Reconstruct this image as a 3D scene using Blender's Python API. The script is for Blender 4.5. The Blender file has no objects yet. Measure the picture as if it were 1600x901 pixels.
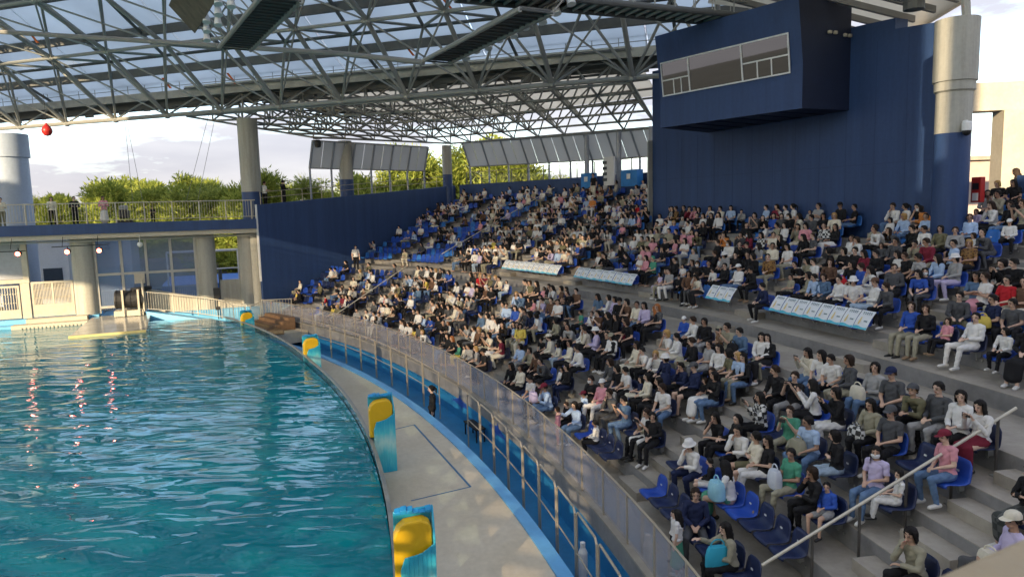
import bpy, bmesh, math, random
import numpy as np
from mathutils import Vector, Matrix, Euler

SC = bpy.context.scene
COL = SC.collection
R_ = math.radians
rnd = random.Random(7)

# ------------------------------------------------------------------ camera
CAM_H = 6.8
cam = bpy.data.cameras.new("camera")
cam.sensor_fit = 'HORIZONTAL'
cam.sensor_width = 36.0
cam.lens = 36.0 * 1110.0 / 1600.0
cam.clip_start = 0.05
cam.clip_end = 3000.0
cam.dof.use_dof = True
cam.dof.focus_distance = 19.0
cam.dof.aperture_fstop = 3.6
cam_ob = bpy.data.objects.new("camera", cam)
COL.objects.link(cam_ob)
_p, _r = R_(6.6), R_(1.5)
_f = Vector((0, math.cos(_p), -math.sin(_p)))
_rt = Vector((1, 0, 0))
_u = _rt.cross(_f)
_rt2 = _rt * math.cos(_r) - _u * math.sin(_r)
_u2 = _rt * math.sin(_r) + _u * math.cos(_r)
cam_ob.matrix_world = Matrix(((_rt2.x, _u2.x, -_f.x, 0), (_rt2.y, _u2.y, -_f.y, 0),
                              (_rt2.z, _u2.z, -_f.z, CAM_H), (0, 0, 0, 1)))
SC.camera = cam_ob
SC.view_settings.view_transform = 'Standard'
SC.view_settings.look = 'None'
SC.view_settings.exposure = 2.32
SC.view_settings.gamma = 1.0
SC.cycles.use_denoising = True
SC.cycles.max_bounces = 8
SC.cycles.transparent_max_bounces = 12
SC.cycles.caustics_reflective = False
SC.cycles.caustics_refractive = False
SC.cycles.sample_clamp_indirect = 4.0

# ------------------------------------------------------------------ sun and sky
SUN_EL, SUN_AZ = 15.0, 65.5            # degrees; azimuth of the light's travel, from +X
_d = Vector((math.cos(R_(SUN_AZ)) * math.cos(R_(SUN_EL)), math.sin(R_(SUN_AZ)) * math.cos(R_(SUN_EL)), -math.sin(R_(SUN_EL))))
sun = bpy.data.lights.new("sun", 'SUN')
sun.energy = 2.0
sun.angle = R_(0.53)
sun.color = (1.0, 0.78, 0.50)
sun_ob = bpy.data.objects.new("sun", sun)
sun_ob.rotation_euler = _d.to_track_quat('-Z', 'Y').to_euler()
sun_ob.location = (-40, -80, 60)
COL.objects.link(sun_ob)

W = bpy.data.worlds.new("World")
SC.world = W
W.use_nodes = True
nt = W.node_tree
nt.nodes.clear()
out = nt.nodes.new("ShaderNodeOutputWorld")
bg = nt.nodes.new("ShaderNodeBackground")
bg.inputs['Strength'].default_value = 0.15
sky = nt.nodes.new("ShaderNodeTexSky")
sky.sky_type = 'NISHITA'
sky.sun_disc = False
sky.sun_elevation = R_(SUN_EL)
# Nishita: rotation 0 puts the sun on +Y, increasing clockwise
sky.sun_rotation = math.atan2(-_d.x, -_d.y)
sky.air_density = 1.0
sky.dust_density = 0.6
sky.ozone_density = 1.6
tc = nt.nodes.new("ShaderNodeTexCoord")
mp = nt.nodes.new("ShaderNodeMapping")
mp.inputs['Scale'].default_value = (1.2, 1.2, 5.5)
nz = nt.nodes.new("ShaderNodeTexNoise")
nz.inputs['Scale'].default_value = 2.1
nz.inputs['Detail'].default_value = 8.0
nz.inputs['Roughness'].default_value = 0.56
cr = nt.nodes.new("ShaderNodeValToRGB")
cr.color_ramp.elements[0].position = 0.30
cr.color_ramp.elements[0].color = (0, 0, 0, 1)
cr.color_ramp.elements[1].position = 0.50
cr.color_ramp.elements[1].color = (1, 1, 1, 1)
nz2 = nt.nodes.new("ShaderNodeTexNoise")
nz2.inputs['Scale'].default_value = 4.0
nz2.inputs['Detail'].default_value = 6.0
cr2 = nt.nodes.new("ShaderNodeValToRGB")
cr2.color_ramp.elements[0].position = 0.35
cr2.color_ramp.elements[0].color = (0.86, 0.82, 0.95, 1)
cr2.color_ramp.elements[1].position = 0.66
cr2.color_ramp.elements[1].color = (1.14, 1.09, 1.17, 1)
mx = nt.nodes.new("ShaderNodeMixRGB")
L = nt.links.new
L(tc.outputs['Generated'], mp.inputs['Vector'])
L(mp.outputs['Vector'], nz.inputs['Vector'])
L(mp.outputs['Vector'], nz2.inputs['Vector'])
L(nz.outputs['Fac'], cr.inputs['Fac'])
L(nz2.outputs['Fac'], cr2.inputs['Fac'])
mulf = nt.nodes.new("ShaderNodeMath")
mulf.operation = 'MULTIPLY'
mulf.inputs[1].default_value = 0.96
L(cr.outputs['Color'], mulf.inputs[0])
L(mulf.outputs[0], mx.inputs['Fac'])
L(sky.outputs['Color'], mx.inputs['Color1'])
L(cr2.outputs['Color'], mx.inputs['Color2'])
L(mx.outputs['Color'], bg.inputs['Color'])
L(bg.outputs['Background'], out.inputs['Surface'])

# ------------------------------------------------------------------ materials
MATS = {}


def mat(name, col, rough=0.6, metal=0.0, var=0.12, scale=3.0, bump=0.0, bscale=40.0, spec=0.5, trans=0.0, coat=0.0):
    """Principled with a noise variation of the base colour and a fine bump."""
    if name in MATS:
        return MATS[name]
    m = bpy.data.materials.new(name)
    m.use_nodes = True
    n = m.node_tree
    b = n.nodes['Principled BSDF']
    b.inputs['Roughness'].default_value = rough
    b.inputs['Metallic'].default_value = metal
    b.inputs['Specular IOR Level'].default_value = spec
    if trans:
        b.inputs['Transmission Weight'].default_value = trans
    if coat:
        b.inputs['Coat Weight'].default_value = coat
    t = n.nodes.new("ShaderNodeTexCoord")
    if var > 0:
        z = n.nodes.new("ShaderNodeTexNoise")
        z.inputs['Scale'].default_value = scale
        z.inputs['Detail'].default_value = 6
        z.inputs['Roughness'].default_value = 0.65
        r = n.nodes.new("ShaderNodeValToRGB")
        c = Vector(col[:3])
        lo, hi = c * (1 - var), c * (1 + var)
        r.color_ramp.elements[0].position = 0.3
        r.color_ramp.elements[0].color = (*lo, 1)
        r.color_ramp.elements[1].position = 0.7
        r.color_ramp.elements[1].color = (*[min(v, 1) for v in hi], 1)
        n.links.new(t.outputs['Object'], z.inputs['Vector'])
        n.links.new(z.outputs['Fac'], r.inputs['Fac'])
        n.links.new(r.outputs['Color'], b.inputs['Base Color'])
    else:
        b.inputs['Base Color'].default_value = (*col[:3], 1)
    if bump > 0:
        z2 = n.nodes.new("ShaderNodeTexNoise")
        z2.inputs['Scale'].default_value = bscale
        z2.inputs['Detail'].default_value = 4
        bp = n.nodes.new("ShaderNodeBump")
        bp.inputs['Strength'].default_value = bump
        bp.inputs['Distance'].default_value = 0.02
        n.links.new(t.outputs['Object'], z2.inputs['Vector'])
        n.links.new(z2.outputs['Fac'], bp.inputs['Height'])
        n.links.new(bp.outputs['Normal'], b.inputs['Normal'])
    MATS[name] = m
    return m


def stained(name, col, dark, rough=0.75, scale=0.7, amt=0.5, streak=False):
    """Concrete or painted render with blotches and, if wanted, run-off streaks."""
    if name in MATS:
        return MATS[name]
    m = mat(name, col, rough, var=0.0, bump=0.25, bscale=30)
    n = m.node_tree
    b = n.nodes['Principled BSDF']
    t = n.nodes.new("ShaderNodeTexCoord")
    mp = n.nodes.new("ShaderNodeMapping")
    mp.inputs['Scale'].default_value = (4.0, 4.0, 0.25) if streak else (1, 1, 1)
    z = n.nodes.new("ShaderNodeTexNoise")
    z.inputs['Scale'].default_value = scale
    z.inputs['Detail'].default_value = 9
    z.inputs['Roughness'].default_value = 0.7
    z2 = n.nodes.new("ShaderNodeTexNoise")
    z2.inputs['Scale'].default_value = 9.0
    z2.inputs['Detail'].default_value = 6
    r = n.nodes.new("ShaderNodeValToRGB")
    r.color_ramp.elements[0].position = 0.32
    r.color_ramp.elements[0].color = (*[d * amt + c * (1 - amt) for c, d in zip(col, dark)], 1)
    r.color_ramp.elements[1].position = 0.62
    r.color_ramp.elements[1].color = (*col, 1)
    mm = n.nodes.new("ShaderNodeMixRGB")
    mm.blend_type = 'MULTIPLY'
    mm.inputs['Fac'].default_value = 0.25
    n.links.new(t.outputs['Object'], mp.inputs['Vector'])
    n.links.new(mp.outputs['Vector'], z.inputs['Vector'])
    n.links.new(t.outputs['Object'], z2.inputs['Vector'])
    n.links.new(z.outputs['Fac'], r.inputs['Fac'])
    n.links.new(r.outputs['Color'], mm.inputs['Color1'])
    n.links.new(z2.outputs['Fac'], mm.inputs['Color2'])
    n.links.new(mm.outputs['Color'], b.inputs['Base Color'])
    return m


def glassy(name, tint, rough=0.03, fac=0.12, haze=0.0, hcol=(0.7, 0.75, 0.8)):
    """Thin pane: mostly clear with a mirror share by Fresnel, optionally with a diffuse haze."""
    if name in MATS:
        return MATS[name]
    m = bpy.data.materials.new(name)
    m.use_nodes = True
    n = m.node_tree
    n.nodes.clear()
    o = n.nodes.new("ShaderNodeOutputMaterial")
    tr = n.nodes.new("ShaderNodeBsdfTransparent")
    tr.inputs['Color'].default_value = (*tint, 1)
    gl = n.nodes.new("ShaderNodeBsdfGlossy")
    gl.inputs['Roughness'].default_value = rough
    fr = n.nodes.new("ShaderNodeLayerWeight")
    fr.inputs['Blend'].default_value = 0.5
    pw = n.nodes.new("ShaderNodeMath")
    pw.operation = 'POWER'
    pw.inputs[1].default_value = 4.0
    ad = n.nodes.new("ShaderNodeMath")
    ad.inputs[1].default_value = fac
    n.links.new(fr.outputs['Facing'], pw.inputs[0])
    mxs = n.nodes.new("ShaderNodeMixShader")
    n.links.new(pw.outputs[0], ad.inputs[0])
    n.links.new(ad.outputs[0], mxs.inputs['Fac'])
    n.links.new(tr.outputs[0], mxs.inputs[1])
    n.links.new(gl.outputs[0], mxs.inputs[2])
    last = mxs
    if haze:
        df = n.nodes.new("ShaderNodeBsdfDiffuse")
        df.inputs['Color'].default_value = (*hcol, 1)
        m2 = n.nodes.new("ShaderNodeMixShader")
        m2.inputs['Fac'].default_value = haze
        n.links.new(last.outputs[0], m2.inputs[1])
        n.links.new(df.outputs[0], m2.inputs[2])
        last = m2
    n.links.new(last.outputs[0], o.inputs['Surface'])
    MATS[name] = m
    return m


def membrane(name, col, tr_col, fac):
    """Translucent roof sheet: part reflects, part lets the daylight through."""
    if name in MATS:
        return MATS[name]
    m = bpy.data.materials.new(name)
    m.use_nodes = True
    n = m.node_tree
    n.nodes.clear()
    o = n.nodes.new("ShaderNodeOutputMaterial")
    df = n.nodes.new("ShaderNodeBsdfDiffuse")
    df.inputs['Color'].default_value = (*col, 1)
    tl = n.nodes.new("ShaderNodeBsdfTranslucent")
    t = n.nodes.new("ShaderNodeTexCoord")
    z = n.nodes.new("ShaderNodeTexNoise")
    z.inputs['Scale'].default_value = 0.35
    z.inputs['Detail'].default_value = 5
    r = n.nodes.new("ShaderNodeValToRGB")
    r.color_ramp.elements[0].position = 0.3
    r.color_ramp.elements[0].color = (*[c * 0.86 for c in tr_col], 1)
    r.color_ramp.elements[1].position = 0.7
    r.color_ramp.elements[1].color = (*tr_col, 1)
    n.links.new(t.outputs['Object'], z.inputs['Vector'])
    n.links.new(z.outputs['Fac'], r.inputs['Fac'])
    n.links.new(r.outputs['Color'], tl.inputs['Color'])
    mxs = n.nodes.new("ShaderNodeMixShader")
    mxs.inputs['Fac'].default_value = fac
    n.links.new(df.outputs[0], mxs.inputs[1])
    n.links.new(tl.outputs[0], mxs.inputs[2])
    n.links.new(mxs.outputs[0], o.inputs['Surface'])
    MATS[name] = m
    return m


M_conc = stained("concrete", (0.44, 0.40, 0.335), (0.20, 0.18, 0.15), 0.8, 0.6, 0.75)
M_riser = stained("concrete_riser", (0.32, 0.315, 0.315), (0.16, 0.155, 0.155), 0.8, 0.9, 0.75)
M_deck = stained("deck_coating", (0.72, 0.635, 0.50), (0.56, 0.46, 0.31), 0.6, 0.28, 0.75)
M_navy = stained("navy_paint", (0.030, 0.072, 0.20), (0.018, 0.047, 0.14), 0.55, 0.5, 0.9, True)
M_navysh = stained("navy_paint_shaded", (0.010, 0.020, 0.058), (0.008, 0.016, 0.045), 0.6, 0.5, 0.9)  # darker copy of the navy: shade of the booth's end and underside
M_colw = stained("column_render", (0.50, 0.49, 0.43), (0.27, 0.26, 0.22), 0.7, 0.8, 0.7, True)
M_colb = stained("column_pale_blue", (0.42, 0.50, 0.62), (0.33, 0.40, 0.52), 0.6, 0.8, 0.5)
M_cream = stained("cream_render", (0.62, 0.57, 0.46), (0.45, 0.40, 0.30), 0.7, 0.7, 0.6)
M_cyan = mat("cyan_paint", (0.16, 0.46, 0.72), 0.45, var=0.10, scale=1.5)
M_kerb = mat("kerb_blue", (0.13, 0.40, 0.72), 0.45, var=0.12, scale=2.0)
M_moat = stained("moat_blue", (0.03, 0.27, 0.56), (0.02, 0.17, 0.38), 0.5, 0.6, 0.8)
M_steel = mat("stainless", (0.50, 0.43, 0.33), 0.4, 0.45, 0.10, 2.0)
M_rail = mat("handrail_paint", (0.62, 0.58, 0.48), 0.4, 0.3, 0.10, 2.0)
M_white = mat("white_paint", (0.76, 0.76, 0.74), 0.45, 0, 0.06)
M_galv = mat("truss_grey", (0.36, 0.365, 0.34), 0.5, 0.35, 0.25, 0.8)
M_galvd = mat("truss_dark", (0.15, 0.155, 0.15), 0.6, 0.3, 0.25, 0.8)
M_pipe = mat("pipe_pale", (0.30, 0.29, 0.27), 0.5, 0.2, 0.15, 0.8)
M_memb = membrane("roof_membrane", (0.70, 0.74, 0.76), (0.82, 0.89, 0.93), 0.84)
M_memc = membrane("roof_membrane_cream", (0.76, 0.72, 0.62), (0.95, 0.90, 0.78), 0.86)
M_panel = membrane("skirt_panel", (0.66, 0.66, 0.64), (0.72, 0.72, 0.70), 0.6)
M_glass = glassy("fence_glass", (0.93, 0.94, 0.96), 0.04, 0.03, 0.15, (0.72, 0.69, 0.74))  # haze colour carries dust and reflected sky
M_clear = glassy("clear_glass", (0.96, 0.97, 0.98), 0.02, 0.01)
M_poolg = glassy("pool_glass", (0.70, 0.86, 0.90), 0.02, 0.04)
M_win = glassy("window_glass", (0.03, 0.035, 0.04), 0.02, 0.20)
M_pane = glassy("facade_glass", (0.66, 0.74, 0.86), 0.03, 0.14, 0.16, (0.45, 0.55, 0.75))
M_black = mat("black_rubber", (0.016, 0.016, 0.017), 0.55, 0, 0.2)
M_red = mat("red_paint", (0.42, 0.02, 0.015), 0.4, 0, 0.1)
M_yellow = mat("yellow_vinyl", (0.78, 0.47, 0.012), 0.38, 0, 0.08, 2, 0.15, 6)
M_wood = mat("brown_timber", (0.22, 0.125, 0.065), 0.65, 0, 0.3, 6)
M_tarp = mat("blue_tarp", (0.03, 0.10, 0.42), 0.5, 0, 0.2, 3)


def tealsheet():
    m = mat("cyan_vinyl", (0.03, 0.50, 0.60), 0.30, var=0.0, bump=0.2, bscale=5)
    n = m.node_tree
    b = n.nodes['Principled BSDF']
    t = n.nodes.new("ShaderNodeTexCoord")
    s = n.nodes.new("ShaderNodeSeparateXYZ")
    z = n.nodes.new("ShaderNodeTexNoise")
    z.inputs['Scale'].default_value = 2.5
    a = n.nodes.new("ShaderNodeMath")
    a.operation = 'MULTIPLY_ADD'
    a.inputs[1].default_value = 0.35
    r = n.nodes.new("ShaderNodeValToRGB")
    e = r.color_ramp.elements
    e[0].position = 0.20
    e[0].color = (0.02, 0.42, 0.60, 1)
    e[1].position = 1.0
    e[1].color = (0.03, 0.42, 0.62, 1)
    for p, c in ((0.45, (0.10, 0.62, 0.70)), (0.66, (0.50, 0.80, 0.76)), (0.84, (0.10, 0.62, 0.72))):
        q = e.new(p)
        q.color = (*c, 1)
    n.links.new(t.outputs['Generated'], s.inputs[0])
    n.links.new(t.outputs['Generated'], z.inputs['Vector'])
    n.links.new(z.outputs['Fac'], a.inputs[0])
    n.links.new(s.outputs['Z'], a.inputs[2])
    n.links.new(a.outputs[0], r.inputs['Fac'])
    n.links.new(r.outputs['Color'], b.inputs['Base Color'])
    return m


M_teal = tealsheet()


def emit(name, col, st):
    m = bpy.data.materials.new(name)
    m.use_nodes = True
    b = m.node_tree.nodes['Principled BSDF']
    b.inputs['Base Color'].default_value = (*col, 1)
    b.inputs['Emission Color'].default_value = (*col, 1)
    b.inputs['Emission Strength'].default_value = st
    return m


# ------------------------------------------------------------------ mesh helpers
class MB:
    """Collects boxes, tubes, quads and prisms; build() links them as ONE mesh object."""

    def __init__(s):
        s.v, s.f = [], []

    def add(s, vs, fs):
        o = len(s.v)
        s.v += [tuple(v) for v in vs]
        s.f += [tuple(i + o for i in f) for f in fs]
        return s

    def quad(s, a, b, c, d):
        return s.add((a, b, c, d), ((0, 1, 2, 3),))

    def hexa(s, p):
        """eight corners: bottom four (ccw), top four"""
        return s.add(p, ((3, 2, 1, 0), (4, 5, 6, 7), (0, 1, 5, 4), (1, 2, 6, 5), (2, 3, 7, 6), (3, 0, 4, 7)))

    def box(s, cx, cy, cz, sx, sy, sz, rz=0.0):
        c, n = math.cos(rz), math.sin(rz)
        P = []
        for z in (-.5, .5):
            for x, y in ((-.5, -.5), (.5, -.5), (.5, .5), (-.5, .5)):
                a, b = x * sx, y * sy
                P.append((cx + a * c - b * n, cy + a * n + b * c, cz + z * sz))
        return s.hexa(P)

    def wall(s, p, q, z0, z1, th):
        """upright slab between plan points p and q, thickness th centred on the line"""
        p, q = Vector(p[:2]), Vector(q[:2])
        d = (q - p).normalized()
        n = Vector((-d.y, d.x)) * th / 2
        a, b, c, e = p - n, q - n, q + n, p + n
        return s.hexa([(k.x, k.y, z0) for k in (a, b, c, e)] + [(k.x, k.y, z1) for k in (a, b, c, e)])

    def tube(s, p, q, r, n=8, r2=None, cap=True):
        p, q = Vector(p), Vector(q)
        d = (q - p).normalized()
        a = d.orthogonal().normalized()
        b = d.cross(a)
        r2 = r if r2 is None else r2
        vs = []
        for c, rr in ((p, r), (q, r2)):
            for i in range(n):
                t = 2 * math.pi * i / n
                vs.append(c + (a * math.cos(t) + b * math.sin(t)) * rr)
        fs = [(i, (i + 1) % n, n + (i + 1) % n, n + i) for i in range(n)]
        if cap:
            fs += [tuple(range(n - 1, -1, -1)), tuple(range(n, 2 * n))]
        return s.add(vs, fs)

    def path(s, pts, r, n=6):
        for a, b in zip(pts[:-1], pts[1:]):
            s.tube(a, b, r, n)
        return s

    def lathe(s, prof, n=24, c=(0, 0, 0)):
        o = []
        for r, z in prof:
            for i in range(n):
                t = 2 * math.pi * i / n
                o.append((c[0] + r * math.cos(t), c[1] + r * math.sin(t), c[2] + z))
        fs = []
        for k in range(len(prof) - 1):
            for i in range(n):
                j = (i + 1) % n
                fs.append((k * n + i, k * n + j, (k + 1) * n + j, (k + 1) * n + i))
        fs.append(tuple(range(n - 1, -1, -1)))
        fs.append(tuple((len(prof) - 1) * n + i for i in range(n)))
        return s.add(o, fs)

    def mesh(s, name, m, smooth=False):
        me = bpy.data.meshes.new(name)
        me.from_pydata(s.v, [], s.f)
        for k in (m if isinstance(m, (list, tuple)) else [m]):
            me.materials.append(k)
        if smooth:
            me.polygons.foreach_set('use_smooth', [True] * len(me.polygons))
        me.update()
        if smooth:
            me.set_sharp_from_angle(angle=R_(38))
        return me

    def build(s, name, m, parent=None, smooth=False, bevel=0.0):
        """vertices are world coordinates; moved into the parent's space when there is one"""
        me = s.mesh(name, m, smooth)
        o = bpy.data.objects.new(name, me)
        COL.objects.link(o)
        if parent is not None:
            o.parent = parent
            # the mesh itself is moved so that it lies round the parent's base
            root = parent
            off = Vector((0, 0, 0))
            inv = parent_matrix(parent).inverted()
            me.transform(inv)
        if bevel:
            b = o.modifiers.new('edge', 'BEVEL')
            b.width = bevel
            b.segments = 2
            b.limit_method = 'ANGLE'
        return o


def parent_matrix(o):
    m = Matrix.LocRotScale(o.location, o.rotation_euler, o.scale)
    while o.parent:
        o = o.parent
        m = Matrix.LocRotScale(o.location, o.rotation_euler, o.scale) @ m
    return m


def tag(o, label=None, cat=None, group=None, kind=None):
    if label:
        o['label'] = label
    if cat:
        o['category'] = cat
    if group:
        o['group'] = group
    if kind:
        o['kind'] = kind
    return o


def thing(name, label, cat, loc=(0, 0, 0), rz=0.0, group=None):
    o = bpy.data.objects.new(name, None)
    o.empty_display_size = 0.2
    o.location = loc
    o.rotation_euler = (0, 0, rz)
    COL.objects.link(o)
    return tag(o, label, cat, group)


def put(name, me, parent=None, mtx=None):
    """an object sharing mesh data; mtx is its matrix in the parent's space"""
    o = bpy.data.objects.new(name, me)
    COL.objects.link(o)
    if parent is not None:
        o.parent = parent
    if mtx is not None:
        o.matrix_local = mtx
    return o


_cyl = {}


def strut(name, p, q, r, m, parent):
    """a tube sharing one unit cylinder per material"""
    if m.name not in _cyl:
        _cyl[m.name] = MB().tube((0, 0, 0), (0, 0, 1), 1.0, 8).mesh('tube', m, False)
    off = parent_matrix(parent).translation
    p, q = Vector(p) - off, Vector(q) - off
    d = q - p
    M = Matrix.Translation(p) @ d.to_track_quat('Z', 'Y').to_matrix().to_4x4() @ Matrix.Diagonal((r, r, d.length, 1))
    return put(name, _cyl[m.name], parent, M)


# the arena's arcs share one centre
CX, CY = -54.4, 0.68


def P(Rr, th, z=0.0):
    t = R_(th)
    return Vector((CX + Rr * math.cos(t), CY + Rr * math.sin(t), z))


def arc(Rf, t0, t1, n):
    """plan points at radius Rf (number or function of angle)"""
    o = []
    for i in range(n + 1):
        th = t0 + (t1 - t0) * i / n
        o.append((th, Rf(th) if callable(Rf) else Rf))
    return o


def ring(mb, Ra, Rb, t0, t1, z0, z1, n):
    """solid ring segment between radii Ra<Rb and heights z0<z1"""
    A, B = arc(Ra, t0, t1, n), arc(Rb, t0, t1, n)
    for i in range(n):
        (ta, ra), (tb, rb) = A[i], A[i + 1]
        (_, Ra2), (_, Rb2) = B[i], B[i + 1]
        a, b, c, d = P(ra, ta), P(Ra2, ta), P(Rb2, tb), P(rb, tb)
        mb.hexa([(k.x, k.y, z0) for k in (a, b, c, d)] + [(k.x, k.y, z1) for k in (a, b, c, d)])
    return mb


def sheet(mb, Ra, Rb, t0, t1, z, n):
    A, B = arc(Ra, t0, t1, n), arc(Rb, t0, t1, n)
    for i in range(n):
        mb.quad(P(A[i][1], A[i][0], z), P(B[i][1], B[i][0], z), P(B[i + 1][1], B[i + 1][0], z), P(A[i + 1][1], A[i + 1][0], z))
    return mb


def R_pool(th):
    return 53.38 + (0.0 if th < 29 else (th - 29) / 18.0 * 1.0)


def R_kerb(th):
    return 56.58 - max(0, th - 9) * 0.052


R_FENCE, Z_FLOOR, Z_DECK, Z_WATER, Z_MOAT = 57.6, 0.5, 0.30, 0.85, -0.55
R_ROW, PITCH, RISE = 58.95, 0.77, 0.385          # riser behind row 0, row depth, row height
N_ROWS, WALL_TH = 20, 47.7
AISLES = [8.5, 14.1, 19.1, 24.1, 29.1, 34.1, 39.1, 44.0]
ORD = ['front', 'second', 'third', 'fourth', 'fifth', 'sixth', 'seventh', 'eighth', 'ninth', 'tenth', 'eleventh', 'twelfth',
       'thirteenth', 'fourteenth', 'fifteenth', 'sixteenth', 'seventeenth', 'eighteenth', 'nineteenth', 'twentieth']


def tread_z(k):
    return Z_FLOOR + RISE * k if k <= 6 else 3.15 + 0.318 * (k - 7)


def riser_R(k):
    """back edge of row k; row 6 is the cross walkway between lower and upper tier"""
    if k <= 5:
        return R_ROW + PITCH * k
    return 64.55 if k == 6 else 65.65 + 0.765 * (k - 7)


def aisle_at(th, Rr):
    """aisle index when the angle lies on a stair strip of about 1 m"""
    for i, a in enumerate(AISLES):
        if abs(th - a) * math.pi / 180 * Rr < 0.50:
            return i
    return None

# ================================================================== GROUND, POOL, DECK
g = MB()
g.box(0, 300, -1.0, 1600, 1600, 0.02)
M_ground = stained("ground_asphalt", (0.16, 0.16, 0.14), (0.09, 0.10, 0.07), 0.9, 0.05, 0.8)
tag(g.build('ground', M_ground), kind='structure')

# pool basin
TH0, TH1 = -42.0, 47.0
poolpts = [P(R_pool(t), t) for t in [TH0 + (TH1 - TH0) * i / 70 for i in range(71)]]
E_A, E_B = Vector((-28.0, 39.4, 0)), Vector((-15.9, 43.4, 0))
far = [Vector((-28.2, 39.2, 0)), Vector((-62, 24, 0)), Vector((-75, 0, 0)), Vector((-62, -40, 0))]
outline = [p.copy() for p in poolpts] + far


def polyface(pts, z, name, m, kind='structure'):
    me = bpy.data.meshes.new(name)
    me.from_pydata([(p.x, p.y, z) for p in pts], [], [tuple(range(len(pts)))])
    bm = bmesh.new()
    bm.from_mesh(me)
    bmesh.ops.triangulate(bm, faces=bm.faces[:])
    bmesh.ops.recalc_face_normals(bm, faces=bm.faces[:])
    for f in bm.faces:
        if f.normal.z < 0:
            f.normal_flip()
    bm.to_mesh(me)
    bm.free()
    me.materials.append(m)
    o = bpy.data.objects.new(name, me)
    COL.objects.link(o)
    return tag(o, kind=kind)


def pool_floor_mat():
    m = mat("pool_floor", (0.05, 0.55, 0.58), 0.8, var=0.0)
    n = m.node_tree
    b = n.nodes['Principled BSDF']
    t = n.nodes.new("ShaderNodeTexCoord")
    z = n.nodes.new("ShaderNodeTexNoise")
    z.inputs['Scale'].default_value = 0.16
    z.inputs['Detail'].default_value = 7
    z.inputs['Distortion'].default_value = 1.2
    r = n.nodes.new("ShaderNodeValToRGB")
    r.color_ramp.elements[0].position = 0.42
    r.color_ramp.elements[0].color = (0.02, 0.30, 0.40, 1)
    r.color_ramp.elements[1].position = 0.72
    r.color_ramp.elements[1].color = (0.16, 0.85, 0.80, 1)  # bright mottling: caustic light put into the floor colour
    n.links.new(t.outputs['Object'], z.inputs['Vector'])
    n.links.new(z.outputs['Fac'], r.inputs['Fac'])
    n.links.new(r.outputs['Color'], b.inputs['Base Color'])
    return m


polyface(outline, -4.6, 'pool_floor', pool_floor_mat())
pw = MB()
for a, b in zip(outline, outline[1:] + outline[:1]):
    pw.quad((a.x, a.y, -4.6), (b.x, b.y, -4.6), (b.x, b.y, 0.24), (a.x, a.y, 0.24))
M_poolwall = stained("pool_wall", (0.06, 0.42, 0.60), (0.02, 0.20, 0.32), 0.7, 0.5, 0.7)
tag(pw.build('pool_wall', M_poolwall), kind='structure')


def water_mat():
    m = bpy.data.materials.new("pool_water")
    m.use_nodes = True
    n = m.node_tree
    n.nodes.clear()
    o = n.nodes.new("ShaderNodeOutputMaterial")
    t = n.nodes.new("ShaderNodeTexCoord")
    mp = n.nodes.new("ShaderNodeMapping")
    mp.inputs['Rotation'].default_value = (0, 0, R_(18))
    mp.inputs['Scale'].default_value = (0.42, 1.0, 1.0)
    z1 = n.nodes.new("ShaderNodeTexNoise")
    z1.inputs['Scale'].default_value = 1.75
    z1.inputs['Detail'].default_value = 1.6
    z1.inputs['Roughness'].default_value = 0.45
    z1.inputs['Distortion'].default_value = 0.6
    z2 = n.nodes.new("ShaderNodeTexNoise")
    z2.inputs['Scale'].default_value = 0.42
    z2.inputs['Detail'].default_value = 2
    ad = n.nodes.new("ShaderNodeMath")
    ad.operation = 'MULTIPLY_ADD'
    ad.inputs[1].default_value = 1.2
    bp = n.nodes.new("ShaderNodeBump")
    bp.inputs['Strength'].default_value = 1.0
    bp.inputs['Distance'].default_value = 0.062
    n.links.new(t.outputs['Object'], mp.inputs['Vector'])
    n.links.new(mp.outputs['Vector'], z1.inputs['Vector'])
    n.links.new(mp.outputs['Vector'], z2.inputs['Vector'])
    n.links.new(z2.outputs['Fac'], ad.inputs[0])
    n.links.new(z1.outputs['Fac'], ad.inputs[2])
    n.links.new(ad.outputs[0], bp.inputs['Height'])
    gl = n.nodes.new("ShaderNodeBsdfGlossy")
    gl.inputs['Roughness'].default_value = 0.015
    gl.inputs['Color'].default_value = (0.95, 0.97, 1, 1)
    n.links.new(bp.outputs['Normal'], gl.inputs['Normal'])
    tr = n.nodes.new("ShaderNodeBsdfTransparent")
    tr.inputs['Color'].default_value = (0.20, 0.66, 0.78, 1)
    df = n.nodes.new("ShaderNodeBsdfDiffuse")
    df.inputs['Color'].default_value = (0.004, 0.37, 0.47, 1)
    m0 = n.nodes.new("ShaderNodeMixShader")
    m0.inputs['Fac'].default_value = 0.5
    n.links.new(tr.outputs[0], m0.inputs[1])
    n.links.new(df.outputs[0], m0.inputs[2])
    fr = n.nodes.new("ShaderNodeFresnel")
    fr.inputs['IOR'].default_value = 1.37
    n.links.new(bp.outputs['Normal'], fr.inputs['Normal'])
    m1 = n.nodes.new("ShaderNodeMixShader")
    n.links.new(fr.outputs['Fac'], m1.inputs['Fac'])
    n.links.new(m0.outputs[0], m1.inputs[1])
    n.links.new(gl.outputs[0], m1.inputs[2])
    n.links.new(m1.outputs[0], o.inputs['Surface'])
    return m


inner = [P(R_pool(t) - 0.03, t) for t in [TH0 + (TH1 - TH0) * i / 70 for i in range(71)]] + [Vector((-28.2, 39.18, 0)), far[1], far[2], far[3]]
polyface(inner, Z_WATER, 'pool_water', water_mat())

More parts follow.
